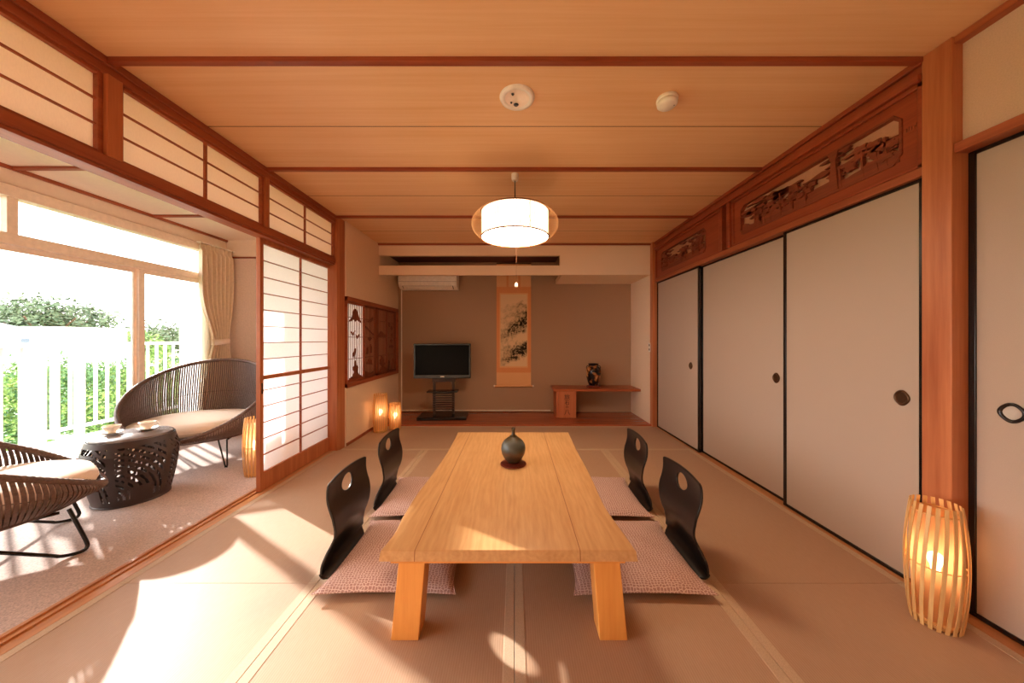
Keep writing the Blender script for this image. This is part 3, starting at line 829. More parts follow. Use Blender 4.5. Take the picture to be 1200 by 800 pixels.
dup(fc, (-.885, 2.315, 0), -pi/2+.02, 'black legless floor chair farther back on the sunroom side of the table')
dup(fc, (.868, 1.71, 0), pi/2, 'black legless floor chair nearer the camera on the closet side of the table')
dup(fc, (.862, 2.31, 0), pi/2-.02, 'black legless floor chair farther back on the closet side of the table')

def zabuton(lab, loc, rz, seed=1):
    t = thing('floor_cushion', lab, 'floor cushion', loc, rz, 'patterned floor cushions around the low table')
    N = 36; hx, hy, th = .308, .285, .058
    vs = []; fs = []
    rnd = random.Random(seed)
    def P(u, v, s):
        # pinched sides, pointed corners
        x = u*hx*(1-.10*(1-v**4)*abs(u)**3); y = v*hy*(1-.05*(1-u*u)*abs(v)**3)
        e = (1-abs(u)**3.5)*(1-abs(v)**3.5); e = max(0, e)**.55
        wob = .004*sin(9*u+2*v+seed)*sin(7*v-seed)*e
        mid = .018
        z = mid+(th-mid)*e+wob if s > 0 else mid*(1-e)**1.5
        return (x, y, z)
    for s in (1, -1):
        for i in range(N+1):
            for j in range(N+1): vs.append(P(-1+2*i/N, -1+2*j/N, s))
    K = (N+1)**2
    for i in range(N):
        for j in range(N):
            q = (i*(N+1)+j, (i+1)*(N+1)+j, (i+1)*(N+1)+j+1, i*(N+1)+j+1)
            fs.append(q); fs.append(tuple(K+a for a in reversed(q)))
    edge = [(i, 0) for i in range(N)]+[(N, j) for j in range(N)]+[(i, N) for i in range(N, 0, -1)]+[(0, j) for j in range(N, 0, -1)]
    for (a, b), (c, d) in zip(edge, edge[1:]+edge[:1]):
        p, q = a*(N+1)+b, c*(N+1)+d; fs.append((p, K+p, K+q, q))
    mb = MB(); mb.add(vs, fs); mb.build('cover', M['zabuton'], t, smooth=70)
    pts = [Vector(P(-1+2*a/N, -1+2*b/N, 1)) for a, b in edge]
    MB().tube(pts, .0028, 6, True).build('piping', M['zabuton'], t, smooth=60)
    return t
zc = zabuton('patterned mauve cushion nearer the camera on the sunroom side', (-.562, 1.695, .013), 0, 2)
dup(zc, (-.60, 2.315, .013), .03, 'patterned mauve cushion farther back on the sunroom side')
dup(zc, (.562, 1.69, .013), 0, 'patterned mauve cushion nearer the camera on the closet side')
dup(zc, (.558, 2.31, .013), -.02, 'patterned mauve cushion farther back on the closet side')

# ================================================================== SLATTED LANTERNS
def lantern(lab, loc, rz, H, rm, re_, slats, sw, twist=0, power=.4, group=None, lean=0.0, cage_in=.78):
    t = thing('slatted_lantern', lab, 'floor lantern', loc, rz, group)
    def r(z): u = 2*z/H-1; return re_+(rm-re_)*(1-u*u)
    cg = MB(); K = 14
    for s in range(slats):
        a0 = 2*pi*s/slats
        pts = []; dirs = []
        for k in range(K+1):
            z = H*k/K; a = a0+twist*(k/K-.5); rr = r(z)
            pts.append((rr*cos(a), rr*sin(a), z)); dirs.append(((-sin(a), cos(a), 0), (cos(a), sin(a), 0)))
        cg.strip(pts, dirs, sw, .003)
    cg.build('slat_cage', M['bamboo'], t, smooth=0)
    for z in (.06*H, .5*H, .93*H):
        rr = r(z)-.004
        MB().tube([(rr*cos(2*pi*k/32), rr*sin(2*pi*k/32), z) for k in range(32)], .0025, 6, True).build('ring', M['bamboo'], t, smooth=60)
    bs = MB().lathe([(r(0)*.86, .004), (r(0)*.9, .010), (r(0)*.9, .018), (.02, .020), (.016, .045*H/.475+.02)], 24)
    bs.build('base', M['bamboo'], t)
    rd = rm*cage_in
    MB().lathe([(rd*.96, .03), (rd, H*.5), (rd*.96, H*.93)], 32, cap0=False, cap1=False).build('diffuser', M['lantern_paper'], t, smooth=60)
    zb = H*.5
    stem_ = MB().tube([(0, 0, .02), (0, 0, zb-.03)], .006, 8); stem_.build('lamp_stem', M['bamboo'], t)
    bl = MB().lathe([(.004, -.034), (.012, -.03), (.014, -.012), (.022, .004), (.024, .016), (.018, .032), (.006, .040)], 16, (0, 0, zb))
    bl.build('bulb', M['bulb'], t, smooth=60)
    ld = bpy.data.lights.new('lantern_light', 'POINT'); ld.energy = power; ld.color = (1, .66, .36); ld.shadow_soft_size = .03
    lo = bpy.data.objects.new('lantern_light', ld); C.objects.link(lo); lo.parent = t; lo.location = (0, 0, zb+.065)
    return t
M['bulb'] = emit('bulb_glow', (1, .66, .32), 11)
def lantern_paper():
    m, nt, b = newmat('lantern_paper'); nt.nodes.remove(b); out = nt.nodes['Material Output']
    t = nt.nodes.new('ShaderNodeBsdfTranslucent'); d = nt.nodes.new('ShaderNodeBsdfTransparent'); mx = nt.nodes.new('ShaderNodeMixShader')
    t.inputs['Color'].default_value = (*rgb(236, 200, 160), 1); mx.inputs[0].default_value = .42
    nt.links.new(t.outputs[0], mx.inputs[1]); nt.links.new(d.outputs[0], mx.inputs[2]); nt.links.new(mx.outputs[0], out.inputs['Surface'])
    return m
M['lantern_paper'] = lantern_paper()
lantern('pale slatted bamboo floor lantern in front of the broad post', (1.672, 1.305, 0.001), .3, .475, .083, .066, 20, .0115, .30)
lantern('pale slatted bamboo floor lantern on the carpet beside the lattice door', (-2.165, 2.74, -.003), .1, .475, .083, .068, 20, .0105, .12, .7)
lantern('taller of the two glowing cylinder lanterns beside the alcove', (-1.628, 3.99, .002), 0, .46, .083, .076, 22, .0105, 0, .32, 'cylinder lanterns by the alcove')
lantern('shorter of the two glowing cylinder lanterns beside the alcove', (-1.50, 4.125, .002), 0, .32, .074, .068, 22, .0105, 0, .32, 'cylinder lanterns by the alcove')

# ================================================================== PENDANT LAMP
PL = thing('pendant_lamp', 'round white drum pendant lamp in a pale ribbed shell', 'pendant lamp', (.003, 2.468, CEIL))
MB().lathe([(.0, 0), (.027, 0), (.027, -.035), (.022, -.05), (.0, -.05)], 24, cap0=False, cap1=False).build('ceiling_rose', M['white'], PL)
MB().tube([(0, 0, -.05), (0, 0, -.34)], .004, 8).build('cord', M['standwood'], PL)
zt, zb = 2.075-CEIL, 1.885-CEIL
def lamp_glow(name, s):
    m, nt, b = newmat(name); c = (1, .74, .50)
    b.inputs['Base Color'].default_value = (.9, .85, .78, 1)
    b.inputs['Emission Color'].default_value = (*c, 1); b.inputs['Emission Strength'].default_value = s
    return m
M['pleat'] = plain('pleat_paper', rgb(240, 222, 196), .8)
M['lamprim'] = plain('brown_rim', rgb(120, 74, 40), .6)
LAMP = 30
M['lampside'] = lamp_glow('lamp_paper_side', 2.2); M['lampbot'] = lamp_glow('lamp_diffuser', LAMP)
rd = .250
MB().lathe([(rd, zb), (rd, zt)], 72, cap0=False, cap1=False).build('shade', M['lampside'], PL, smooth=60)
MB().lathe([(.02, zb-.018), (.12, zb-.014), (.2, zb-.006), (rd-.004, zb+.004)], 64, cap1=False).build('diffuser', M['lampbot'], PL, smooth=60)
for z, nm in ((zb, 'rim'), (zt, 'rim')):
    MB().tube([((rd+.003)*cos(2*pi*k/64), (rd+.003)*sin(2*pi*k/64), z) for k in range(64)], .0055, 6, True).build(nm, M['lamprim'], PL, smooth=60)
sh = MB()
for k in range(130):
    a = 2*pi*k/130; pts = []
    for q in range(11):
        u = -1+2*q/10; rr = rd+.006+.068*(1-abs(u)**2.2); pts.append((rr*cos(a), rr*sin(a), (zb+zt)/2+u*(zt-zb)/2))
    sh.tube(pts, .0009, 4)
sh.build('ribbed_shell', M['bamboo_lamp'], PL, smooth=60)
for u in ():
    rr = rd+.006+.068*(1-abs(u)**2.2)
    MB().tube([(rr*cos(2*pi*k/72), rr*sin(2*pi*k/72), (zb+zt)/2+u*(zt-zb)/2) for k in range(72)], .003, 6, True).build('hoop', M['bamboo_lamp'], PL, smooth=60)
MB().lathe([(rd-.002, zt-.004), (rd-.002, zt), (.03, zt+.012), (.001, zt+.012)], 48, cap0=False, cap1=False).build('added_light_cap', M['white'], PL, smooth=60)  # added opaque cap, unseen from below; keeps lamp glow off the ceiling
plt = MB()
for k in range(72):
    a = 2*pi*(k+.5)/72; plt.tube([((rd+.001)*cos(a), (rd+.001)*sin(a), zb+.004), ((rd+.001)*cos(a), (rd+.001)*sin(a), zt-.004)], .0011, 4)
plt.build('pleat', M['pleat'], PL)
a_ = radians(-66)
MB().tube([((rd+.002)*cos(a_), (rd+.002)*sin(a_), zb+.004), ((rd+.002)*cos(a_), (rd+.002)*sin(a_), zt-.004)], .0022, 5).build('seam_strip', M['lamprim'], PL)
tp = MB()
for k in range(4):
    a = pi/2*k+.3; tp.tube([(0, 0, zt+.03), (rd*cos(a), rd*sin(a), zt)], .003, 6)
tp.build('spider', M['bamboo_lamp'], PL)
MB().tube([(.01, 0, zb-.01), (.01, 0, 1.545-CEIL)], .0009, 6).build('pull_cord', M['lamprim'], PL)
MB().lathe([(.003, 0), (.010, -.008), (.013, -.028), (.008, -.036)], 16, (.01, 0, 1.548-CEIL)).build('pull_knob', M['china'], PL)

# ceiling disc + smoke alarm
D = thing('ceiling_speaker', 'white round recessed ceiling fitting with a dished centre', 'ceiling fitting', (.013, 1.683, CEIL))
MB().lathe([(.062, -.001), (.062, -.008), (.072, -.012), (.086, -.010), (.090, -.002), (.090, 0)], 48, cap0=False).build('ring', M['white'], D, smooth=60)
MB().lathe([(.0001, .0), (.04, -.002), (.063, -.008)], 40, cap0=False, cap1=False).build('dish', M['bronze_l'] if 'bronze_l' in M else M['winframe'], D)
for x, y, r in ((-.005, .045, .014), (-.03, .028, .006), (-.022, -.03, .008)):
    MB().lathe([(r, -.0065), (r*.6, -.012)], 10, (x, y, 0)).build('clip', M['grey_metal'], D)
A = thing('smoke_alarm', 'cream round smoke alarm on the ceiling boards', 'smoke alarm', (.785, 1.69, CEIL))
MB().lathe([(.050, 0), (.053, -.006), (.053, -.014), (.048, -.018)], 36, cap0=False).build('base', M['white'], A)
MB().lathe([(.046, -.018), (.050, -.022), (.049, -.034), (.038, -.044), (.0, -.046)], 36, cap0=False, cap1=False).build('cover', M['white'], A, smooth=50)
MB().lathe([(.004, -.046), (.003, -.049)], 10, (.03, -.012, .004)).build('indicator', M['grey_metal'], A)

# ================================================================== ALCOVE CONTENTS
# air conditioner
AC = thing('air_conditioner', 'white wall air conditioner under the slot in the alcove', 'air conditioner', (-1.265, 4.99, 1.86))
prof = [(-.0, .0), (-.14, .0), (-.20, .035), (-.225, .08), (-.225, .24), (-.20, .275), (-.0, .28)]
MB().prism(prof, lambda a, b, t: (t, a, b), -.425, .425).build('body', M['white'], AC, bevel=.004)
MB().prism([(-.150, -.002), (-.206, .035), (-.209, .031), (-.155, -.008)], lambda a, b, t: (t, a, b), -.36, .36).build('louver', M['white'], AC)
MB().prism([(-.144, .001), (-.203, .037), (-.2035, .041), (-.144, .005)], lambda a, b, t: (t, a, b-.003), -.37, .37).build('outlet', M['tvblack'], AC)
MB().box(-.42, .42, -.2262, -.224, .096, .099).build('panel_seam', M['grey_metal'], AC)
# conduit
MB().tube([(-1.715, 4.985, 1.90), (-1.715, 4.985, .06), (-1.715, 4.985, .045), (-1.70, 4.985, .04), (.545, 4.985, .04)], .009, 8).build('cable', M['white'])
tag(bpy.data.objects['cable'], 'thin white cable duct running down and along the alcove wall', 'cable')
# TV and stand
TV = thing('television', 'small black flat television on a slatted dark stand', 'television', (-1.01, 4.60, .60), .05)
MB().box(-.395, .395, -.020, .025, -.025, .46).build('casing', M['tvblack'], TV, bevel=.006)
B('screen', M['screen'], -.372, .372, -.0225, -.0195, .022, .440, TV)
B('badge', M['silver'], -.025, .025, -.0225, -.0195, -.006, .004, TV)
MB().box(-.17, .17, .025, .07, .05, .36).build('rear_housing', M['tvblack'], TV, bevel=.01)
ST = thing('television_stand', 'dark slatted stand with a small shelf under the television', 'television stand', (-1.0, 4.62, .016), .05)
MB().box(-.335, .335, -.16, .16, .0, .045).build('base', M['tvblack'], ST, bevel=.006)
sl = MB()
for k in range(9): sl.box(-.15, .15, .0, .02, .08+.032*k, .096+.032*k)
sl.build('back_slats', M['standwood'], ST)
MB().box(-.15, -.115, .02, .045, .045, .60).box(.115, .15, .02, .045, .045, .60).build('upright', M['standwood'], ST)
MB().box(-.21, .21, -.13, .045, .375, .392).build('shelf', M['tvblack'], ST, bevel=.004)
MB().box(-.16, .16, .022, .075, .50, .62).build('bracket', M['standwood'], ST)
# hanging scroll
SC = thing('hanging_scroll', 'hanging scroll with an ink landscape on the alcove back wall', 'hanging scroll', (-.012, 4.985, .415))
B('mount_silk', M['scroll'], -.262, .262, -.0035, 0, 0, 1.855, SC)
B('upper_silk', M['scroll_l'], -.262, .262, -.0045, -.0035, 1.50, 1.855, SC)
B('lower_silk', M['scroll_l'], -.262, .262, -.0045, -.0035, 0, .20, SC)
B('mat_strip', M['scroll_l'], -.215, .215, -.0052, -.0035, .275, 1.405, SC)
B('painting', M['painting'], -.200, .200, -.0062, -.0052, .295, 1.385, SC)
for x in (-.095, .085): B('ribbon', M['scroll'], x-.016, x+.016, -.0065, -.0045, 1.50, 1.72, SC)
MB().tube([(-.285, -.014, -.002), (.285, -.014, -.002)], .014, 12).build('roller', M['scroll_l'], SC)
for s in (-1, 1): MB().lathe([(.016, 0), (.018, .01), (.012, .022)], 14).build('roller_knob', M['china'], SC)
k = 0
for o in [o for o in SC.children if o.name.startswith('roller_knob')]:
    s = (-1, 1)[k]; k += 1; o.location = (s*.283, -.014, -.002); o.rotation_euler = (0, s*pi/2, 0)
MB().tube([(-.262, -.006, 1.855), (.262, -.006, 1.855)], .009, 8).build('top_rod', M['standwood'], SC)
# shelf
SH = thing('alcove_shelf', 'reddish wooden shelf board on a written plank in the alcove', 'shelf', (.55, 4.60, .016))
MB().box(0, 1.218, 0, .396, .372, .405).build('shelf_board', M['shelf'], SH, bevel=.003)
pk = MB().box(.065, .315, .012, .06, 0, .372); pk.build('support_plank', M['plankwood'], SH, bevel=.003)
MB().box(.040, .065, .045, .38, 0, .372).build('side_support', M['plankwood'], SH, bevel=.002)
pl_ = [c for c in SH.children if c.name.startswith('support_plank')][0]
ink = MB()
for ch, zz, sz in (('旅', .262, .082), ('石', .192, .066), ('の', .140, .046), ('八', .052, .088)):
    vs, fs = text_mesh(ch, sz, .0008)
    ink.add([(.188+x, .0112-z*.8-.0002, zz+y) for x, y, z in vs], fs)
ink.build('brush_lettering', M['ink'], pl_, smooth=0)
# vase on the shelf
bs = MB().lathe([(.085, 0), (.105, .004), (.108, .016), (.095, .022), (.09, .03)], 32).build('vase_base', M['redlac'])
bs.location = (1.15, 4.79, .4212); tag(bs, 'round dark red stand under the black and gold vase', 'vase stand')
VV = thing('black_vase', 'black and gold glazed vase on the alcove shelf', 'vase', (1.15, 4.79, .4515))
MB().lathe([(.055, 0), (.062, .004), (.080, .04), (.098, .11), (.106, .18), (.104, .23), (.088, .262), (.068, .275), (.066, .295), (.078, .312), (.074, .314), (.060, .300)], 40).build('body', M['vase2'], VV, smooth=60)
for s in (-1, 1):
    MB().tube([(s*.096, 0, .238), (s*.104, 0, .258), (s*.094, 0, .280), (s*.070, 0, .286)], .005, 8).build('handle', M['lacquer'], VV, smooth=60)
# switch
SW = thing('wall_switch', 'small silver switch plate on the alcove side wall', 'switch', (1.77, 4.215+.085, 1.015))
B('plate', M['white'], -.006, -.0003, -.035, .035, -.06, .06, SW, bevel=.002)
for z in (-.028, .028): B('rocker', M['bronze'], -.009, -.006, -.012, .012, z-.012, z+.012, SW)

# ================================================================== SUNROOM FURNITURE
def superell(a, e): return (abs(cos(a))**e*(1 if cos(a) >= 0 else -1), abs(sin(a))**e*(1 if sin(a) >= 0 else -1))
def rattan_seat(name, lab, cat, loc, rz, W, Dp, H, nst, sled):
    t = thing(name, lab, cat, loc, rz)
    zf = .285
    def rim(th):           # th = 0 at the back
        k = (1+cos(th))/2
        z = zf+(H-zf)*k**.85
        x = W*sin(th)*(1+.06*k); y = -Dp*cos(th)-.14*k**1.5*(H/.85)
        return Vector((x, y, z))
    def ring(th): return Vector((W*.84*sin(th), -Dp*.84*cos(th), .245))
    sh = MB()
    for i in range(nst):
        th = 2*pi*i/nst-pi
        a, b = ring(th), rim(th)
        out = Vector((sin(th), -cos(th), 0)); side = Vector((cos(th), sin(th), 0))
        pts = []; dirs = []
        K = 6
        for q in range(K+1):
            u = q/K; p = a.lerp(b, u)+out*(.045*sin(pi*u)); pts.append(p); dirs.append((side, out))
        wd = (W+Dp)*pi/nst*(.74 if sled else .80)
        sh.strip(pts, dirs, wd, .006)
    sh.build('woven_shell', M['rattan'], t, smooth=0)
    # binding weft rows
    for u_, rr in ((.04, .008), (.5, .0022)):
        pts = []
        for i in range(96):
            th = 2*pi*i/96; out = Vector((sin(th), -cos(th), 0)); pts.append(ring(th).lerp(rim(th), u_)+out*(.045*sin(pi*u_)-.004))
        MB().tube(pts, rr, 6, True).build('weft', M['rattan_dark'], t, smooth=60)
    pts = []; rs = []
    for i in range(260):
        th = 2*pi*i/260; pts.append(rim(th)); rs.append(.0165+.0022*sin(i*pi*.9))
    MB().tube(pts, .016, 8, True, rs).build('rim', M['rattan'], t, smooth=60)
    st = MB(); N = 64; prof = [(.2, .238), (.84, .238), (.86, .25), (.84, .268), (.2, .270)]
    vs = [(W*s_*sin(2*pi*k/N), -Dp*s_*cos(2*pi*k/N), z) for s_, z in prof for k in range(N)]
    fs = [(i*N+k, i*N+(k+1) % N, (i+1)*N+(k+1) % N, (i+1)*N+k) for i in range(len(prof)-1) for k in range(N)]+[tuple(range(N)), tuple(range((len(prof)-1)*N, len(prof)*N))]
    st.add(vs, fs); st.build('seat', M['rattan_dark'], t, smooth=40)
    cu = MB(); prof = [(0, .276), (.74, .277), (.89, .292), (.945, .325), (.955, .358), (.91, .392), (.76, .412), (.3, .424), (0.001, .426)]
    vs = [(W*.93*s_*superell(2*pi*k/N, .86)[0], Dp*(s_*superell(2*pi*k/N, .86)[1]*.97+.03), z) for s_, z in prof for k in range(N)]
    fs = [(i*N+k, i*N+(k+1) % N, (i+1)*N+(k+1) % N, (i+1)*N+k) for i in range(len(prof)-1) for k in range(N)]
    cu.add(vs, fs); co_ = cu.build('cushion', M['cushion'], t, smooth=60)
    pts = [(W*.93*.955*superell(2*pi*k/N, .86)[0], Dp*(.955*superell(2*pi*k/N, .86)[1]*.97+.03), .342) for k in range(N)]
    MB().tube(pts, .003, 6, True).build('piping', M['cushion'], co_, smooth=60)
    fr = MB()
    for x in (-W*.62, W*.62): fr.tube([(x, -Dp*.62, .232), (x, Dp*.62, .232)], .008, 8)
    fr.tube([(-W*.62, 0, .232), (W*.62, 0, .232)], .008, 8)
    fr.build('underframe', M['tvblack'], t)
    for sx in (-1, 1):
        if sled:
            for sy in (1, -1):
                x0 = sx*W*.70; y1 = sy*.345
                p = [(sx*W*.60, sy*Dp*.86*.8, .238), (x0*.98, y1*.99, .06), (x0, y1, .022), (x0, y1-sy*.015, .0095), (x0, y1-sy*.045, .009), (x0*.99, y1-sy*.085, .018), (x0*.96, y1-sy*.13, .045), (sx*W*.52, y1-sy*.46, .236)]
                MB().tube(catmull(p, 4), .0085, 8).build('leg', M['tvblack'], t, smooth=60)
        else:
            for sy in (1, -1):
                x0 = sx*W*.66; y1 = sy*Dp*.80
                p = [(x0*.86-.03, y1*.82, .238), (x0-.008, y1, .03), (x0-.004, y1, .010), (x0+.004, y1, .010), (x0+.008, y1, .03), (x0*.86+.03, y1*.82, .238)]
                MB().tube(p, .0065, 8).build('leg', M['tvblack'], t, smooth=60)
    return t
rattan_seat('wicker_loveseat', 'wide dark woven loveseat with cream cushion by the curtain', 'loveseat', (-2.95, 3.06, -.004), radians(202), .50, .43, .90, 190, False)
rattan_seat('wicker_lounge_chair', 'dark woven lounge chair with cream cushion, cut by the photo edge', 'lounge chair', (-2.70, 1.62, -.004), radians(-34.3), .40, .42, .82, 130, True)

# drum table with slotted sides
CT = thing('drum_table', 'dark barrel-shaped side table with slotted sides on the carpet', 'side table', (-2.73, 2.35, -.004))
def rz_(z):
    u = z/.44
    return .185+(.235-.185)*sin(pi*min(1, u*.62))**1.0 if u < .8 else .185+.05*sin(pi*.496)-(u-.8)/.2*.022
NA, NZ = 260, 64
vs = [(rz_(.44*j/NZ)*cos(2*pi*i/NA), rz_(.44*j/NZ)*sin(2*pi*i/NA), .44*j/NZ) for j in range(NZ+1) for i in range(NA)]
fs = []
for j in range(NZ):
    for i in range(NA):
        z = .44*(j+.5)/NZ; a = (2*pi*(i+.5)/NA)
        pan = (a+1.15)/(2*pi)*5; pi_ = int(pan) % 5; u = pan-int(pan)           # five panels round the drum
        cut = False
        if .05 < z < .405 and .06 < u < .94:
            x = u*.29; 
            if pi_ % 2 == 0:
                d = sqrt((x+.02)**2+(z-.06)**2)
                cut = (d % .034) < .015 and (int(d/.034)*.37+u*4.2) % 1 > .16
            else:
                q = z+.75*x
                cut = (q % .034) < .015 and ((x*1.2-z*.5)*7 % 1) > .2
            if pi_ == 4 and .30 < u < .62: cut = (z % .062) < .036 and z > .12
            if .22 < u < .27 or (z < .13 and .3 < u < .75 and pi_ % 2 == 0): cut = False
        if not cut: fs.append((j*NA+i, j*NA+(i+1) % NA, (j+1)*NA+(i+1) % NA, (j+1)*NA+i))
dm = MB(); dm.add(vs, fs); do = dm.build('slotted_drum', M['drum'], CT, smooth=0)
sm = do.modifiers.new('thick', 'SOLIDIFY'); sm.thickness = .006; sm.offset = -1
MB().lathe([(.196, .436), (.204, .440), (.204, .452), (.198, .456)], 64).build('tabletop', M['drumtop'], CT, smooth=40)
MB().tube([(.186*cos(2*pi*k/48), .186*sin(2*pi*k/48), .007) for k in range(48)], .007, 6, True).build('foot_ring', M['drum'], CT, smooth=60)
def cup(lab, x, y, z, rz):
    s = thing('saucer', lab.replace('teacup', 'saucer'), 'saucer', (x, y, z), rz, 'saucers on the drum table')
    MB().lathe([(.022, 0), (.030, .002), (.050, .012), (.056, .017), (.055, .019), (.03, .008), (.0001, .006)], 40, cap1=False).build('dish', M['china'], s, smooth=60)
    c = thing('teacup', lab, 'teacup', (x, y, z+.0085), rz, 'teacups on the drum table')
    MB().lathe([(.018, 0), (.020, .004), (.030, .016), (.041, .036), (.046, .052), (.0445, .0525), (.039, .036), (.027, .016), (.0001, .008)], 40, cap1=False).build('bowl', M['china'], c, smooth=60)
    MB().tube([(.040, 0, .042), (.056, 0, .044), (.060, 0, .030), (.050, 0, .020), (.033, 0, .020)], .0028, 8).build('handle', M['china'], c, smooth=60)
cup('white teacup on the drum table, beside the lounge chair cushion', -2.845, 2.32, .4525, 2.6)
cup('white teacup on the drum table, nearer the loveseat', -2.715, 2.43, .4525, .4)

# curtain
CU = thing('curtain', 'cream curtain gathered with a tieback at the window end', 'curtain', (-3.56, 3.93, 2.215))
zz = [0]+[.03, .06, .10]+[.2+.1*k for k in range(0, 9)]+[1.06, 1.10, 1.14, 1.18, 1.25, 1.4, 1.6, 1.8, 2.0, 2.19]
NU = 120; vs = []; fs = []
for d in zz:
    tie = exp(-((d-1.12)/.34)**2)
    half = .215*(1-.52*tie); cen = -.0+.03*tie
    for i in range(NU+1):
        u = -1+2*i/NU
        amp = .040 if d > .08 else .016
        y = cen+u*half+.006*sin(u*7*pi+1)*(1 if d > .08 else .3)
        x = amp*sin(u*7.5*pi+.35*sin(d*2.2))*(1-.45*tie)+.02*tie
        vs.append((x, y, -d))
for j in range(len(zz)-1):
    for i in range(NU):
        fs.append((j*(NU+1)+i, j*(NU+1)+i+1, (j+1)*(NU+1)+i+1, (j+1)*(NU+1)+i))
cm = MB(); cm.add(vs, fs); c_ = cm.build('drape', M['curtain'], CU, smooth=80)
so = c_.modifiers.new('thick', 'SOLIDIFY'); so.thickness = .004
tbk = [(.02+.055*cos(a), .03+.112*sin(a), -1.12+.012*sin(a)) for a in [2*pi*k/40 for k in range(40)]]
tk = MB()
vs = []; fs = []
for (x, y, z) in tbk: vs += [(x, y, z-.032), (x, y, z+.032)]
for k in range(40):
    k2 = (k+1) % 40; fs.append((2*k, 2*k2, 2*k2+1, 2*k+1))
tk.add(vs, fs); tko = tk.build('tieback', M['cushion'], CU, smooth=60)
so = tko.modifiers.new('thick', 'SOLIDIFY'); so.thickness = .005
hd = MB().box(-.028, .028, -.225, .225, -.0, .012); hd.build('curtain_rail', M['white'], CU)
# sheer curtain drawn to the end of the window
SHR = thing('sheer_curtain', 'bright sheer white curtain bunched beside the window end', 'curtain', (-3.60, 3.83, 2.20))
vs = []; fs = []
for j in range(21):
    for i in range(61):
        u = -1+2*i/60; vs.append((.014*sin(u*7*pi+.3*sin(j*.5)), u*.075, -2.16*j/20))
for j in range(20):
    for i in range(60): fs.append((j*61+i, j*61+i+1, (j+1)*61+i+1, (j+1)*61+i))
sm_ = MB(); sm_.add(vs, fs); sm_.build('drape', M['sheer'], SHR, smooth=80)

# ================================================================== BALCONY AND OUTSIDE
struct(B('floor', M['sage'], -5.35, WX-.08, YB-.5, 6.5, -.22, -.06), 'pale concrete balcony slab outside the window', 'floor')
def railing(lab, pts, bars, thick):
    r = thing('balcony_railing', lab, 'railing', (*pts[0], -.06))
    p0 = Vector(pts[0])
    def seg(a, b, z0, z1, w):
        a, b = Vector(a)-p0, Vector(b)-p0; d = (b-a).normalized(); nrm = Vector((-d.y, d.x))*w/2
        q = [a-nrm, b-nrm, b+nrm, a+nrm]
        m_ = MB().hexa([(v.x, v.y, z0+.06) for v in q], [(v.x, v.y, z1+.06) for v in q]); return m_
    for a, b in zip(pts, pts[1:]):
        seg(a, b, 1.045, 1.085, .06).build('top_rail', M['white_rail'], r, bevel=.004)
        seg(a, b, .10, .135, .035).build('bottom_rail', M['white_rail'], r, bevel=.003)
    for (x, y), w in zip(bars, thick):
        x -= p0.x; y -= p0.y
        foot = .0 if w > .04 else .19
        MB().box(x-w/2, x+w/2, y-w/2, y+w/2, foot, 1.105).build('baluster', M['white_rail'], r)
    return r
bars = [(-4.45, 2.96-.118*k) for k in range(0, 16)]+[(-4.45, 3.20), (-4.45, 3.36), (-4.72, 3.36)]
railing('white balcony railing in front of the nearest window pane', [(-4.45, -1.0), (-4.45, 3.38), (-4.98, 3.38)], [(-4.45, 3.085)]+bars, [.05]+[.020]*16+[.020, .05, .03])
bars = [(-5.03, 3.72+.112*k) for k in range(0, 25)]
railing('white balcony railing beyond the corner, running away from the window', [(-5.03, 3.36), (-5.03, 6.5)], [(-5.03, 3.40)]+bars, [.07]+[.022]*25)

GZ = -3.0
struct(B('floor', M['grass'], -120, -6, -20, 120, GZ-.3, GZ), 'bright green field below the balcony', 'ground')
rb = random.Random(5)
def foliage(name, n_, rad, seed, leaf, mat, parent, loc=(0, 0, 0), blobs=7):
    rnd = random.Random(seed); vs = []; fs = []
    bl = []
    for b in range(blobs):
        d = Vector((rnd.gauss(0, 1), rnd.gauss(0, 1), rnd.gauss(0, .7))); d.normalize()
        bl.append((Vector((d.x*rad[0]*.5, d.y*rad[1]*.5, d.z*rad[2]*.5)), rnd.uniform(.42, .62)))
    for i in range(n_):
        c, s_ = bl[i % blobs]
        d = Vector((rnd.gauss(0, 1), rnd.gauss(0, 1), rnd.gauss(0, 1))); d.normalize()
        k = rnd.uniform(.72, 1.05)
        p = c+Vector((d.x*rad[0]*s_*k, d.y*rad[1]*s_*k, d.z*rad[2]*s_*k))+Vector(loc)
        u = Vector((rnd.gauss(0, 1), rnd.gauss(0, 1), rnd.gauss(0, .6))).normalized(); v = u.cross(d+Vector((.01, .02, .3))).normalized()
        L_ = leaf*rnd.uniform(.6, 1.3); o = len(vs)
        vs += [p-u*L_, p-v*L_*.45+d*L_*.15, p+u*L_, p+v*L_*.45+d*L_*.15]
        fs.append((o, o+1, o+2, o+3))
    mb = MB(); mb.add(vs, fs); return mb.build(name, mat, parent, smooth=0, fix=False)
def bush(lab, loc, rad, seed, mat, leaf=.075, n_=2600, group='green bushes below the balcony'):
    t = thing('garden_bush', lab, 'bush', loc, 0, group)
    foliage('foliage', n_, rad, seed, leaf, mat, t, (0, 0, rad[2]*.9))
    MB().tube([(0, 0, -.05), (.05, 0, rad[2]*.5), (0, .05, rad[2]*1.1)], .05, 6).build('trunk', M['bark'], t)
    return t
protos = [bush('green garden bush seen through the balcony railing', (-17.5, 12.6, GZ), (1.7, 1.7, 1.25), 1, M['leaf']),
          bush('green garden bush seen through the balcony railing', (-20, 14.5, GZ), (1.9, 1.8, 1.5), 2, M['leaf3']),
          bush('green garden bush seen through the balcony railing', (-16, 13.5, GZ), (1.5, 1.6, 1.1), 3, M['leaf'])]
k = 0
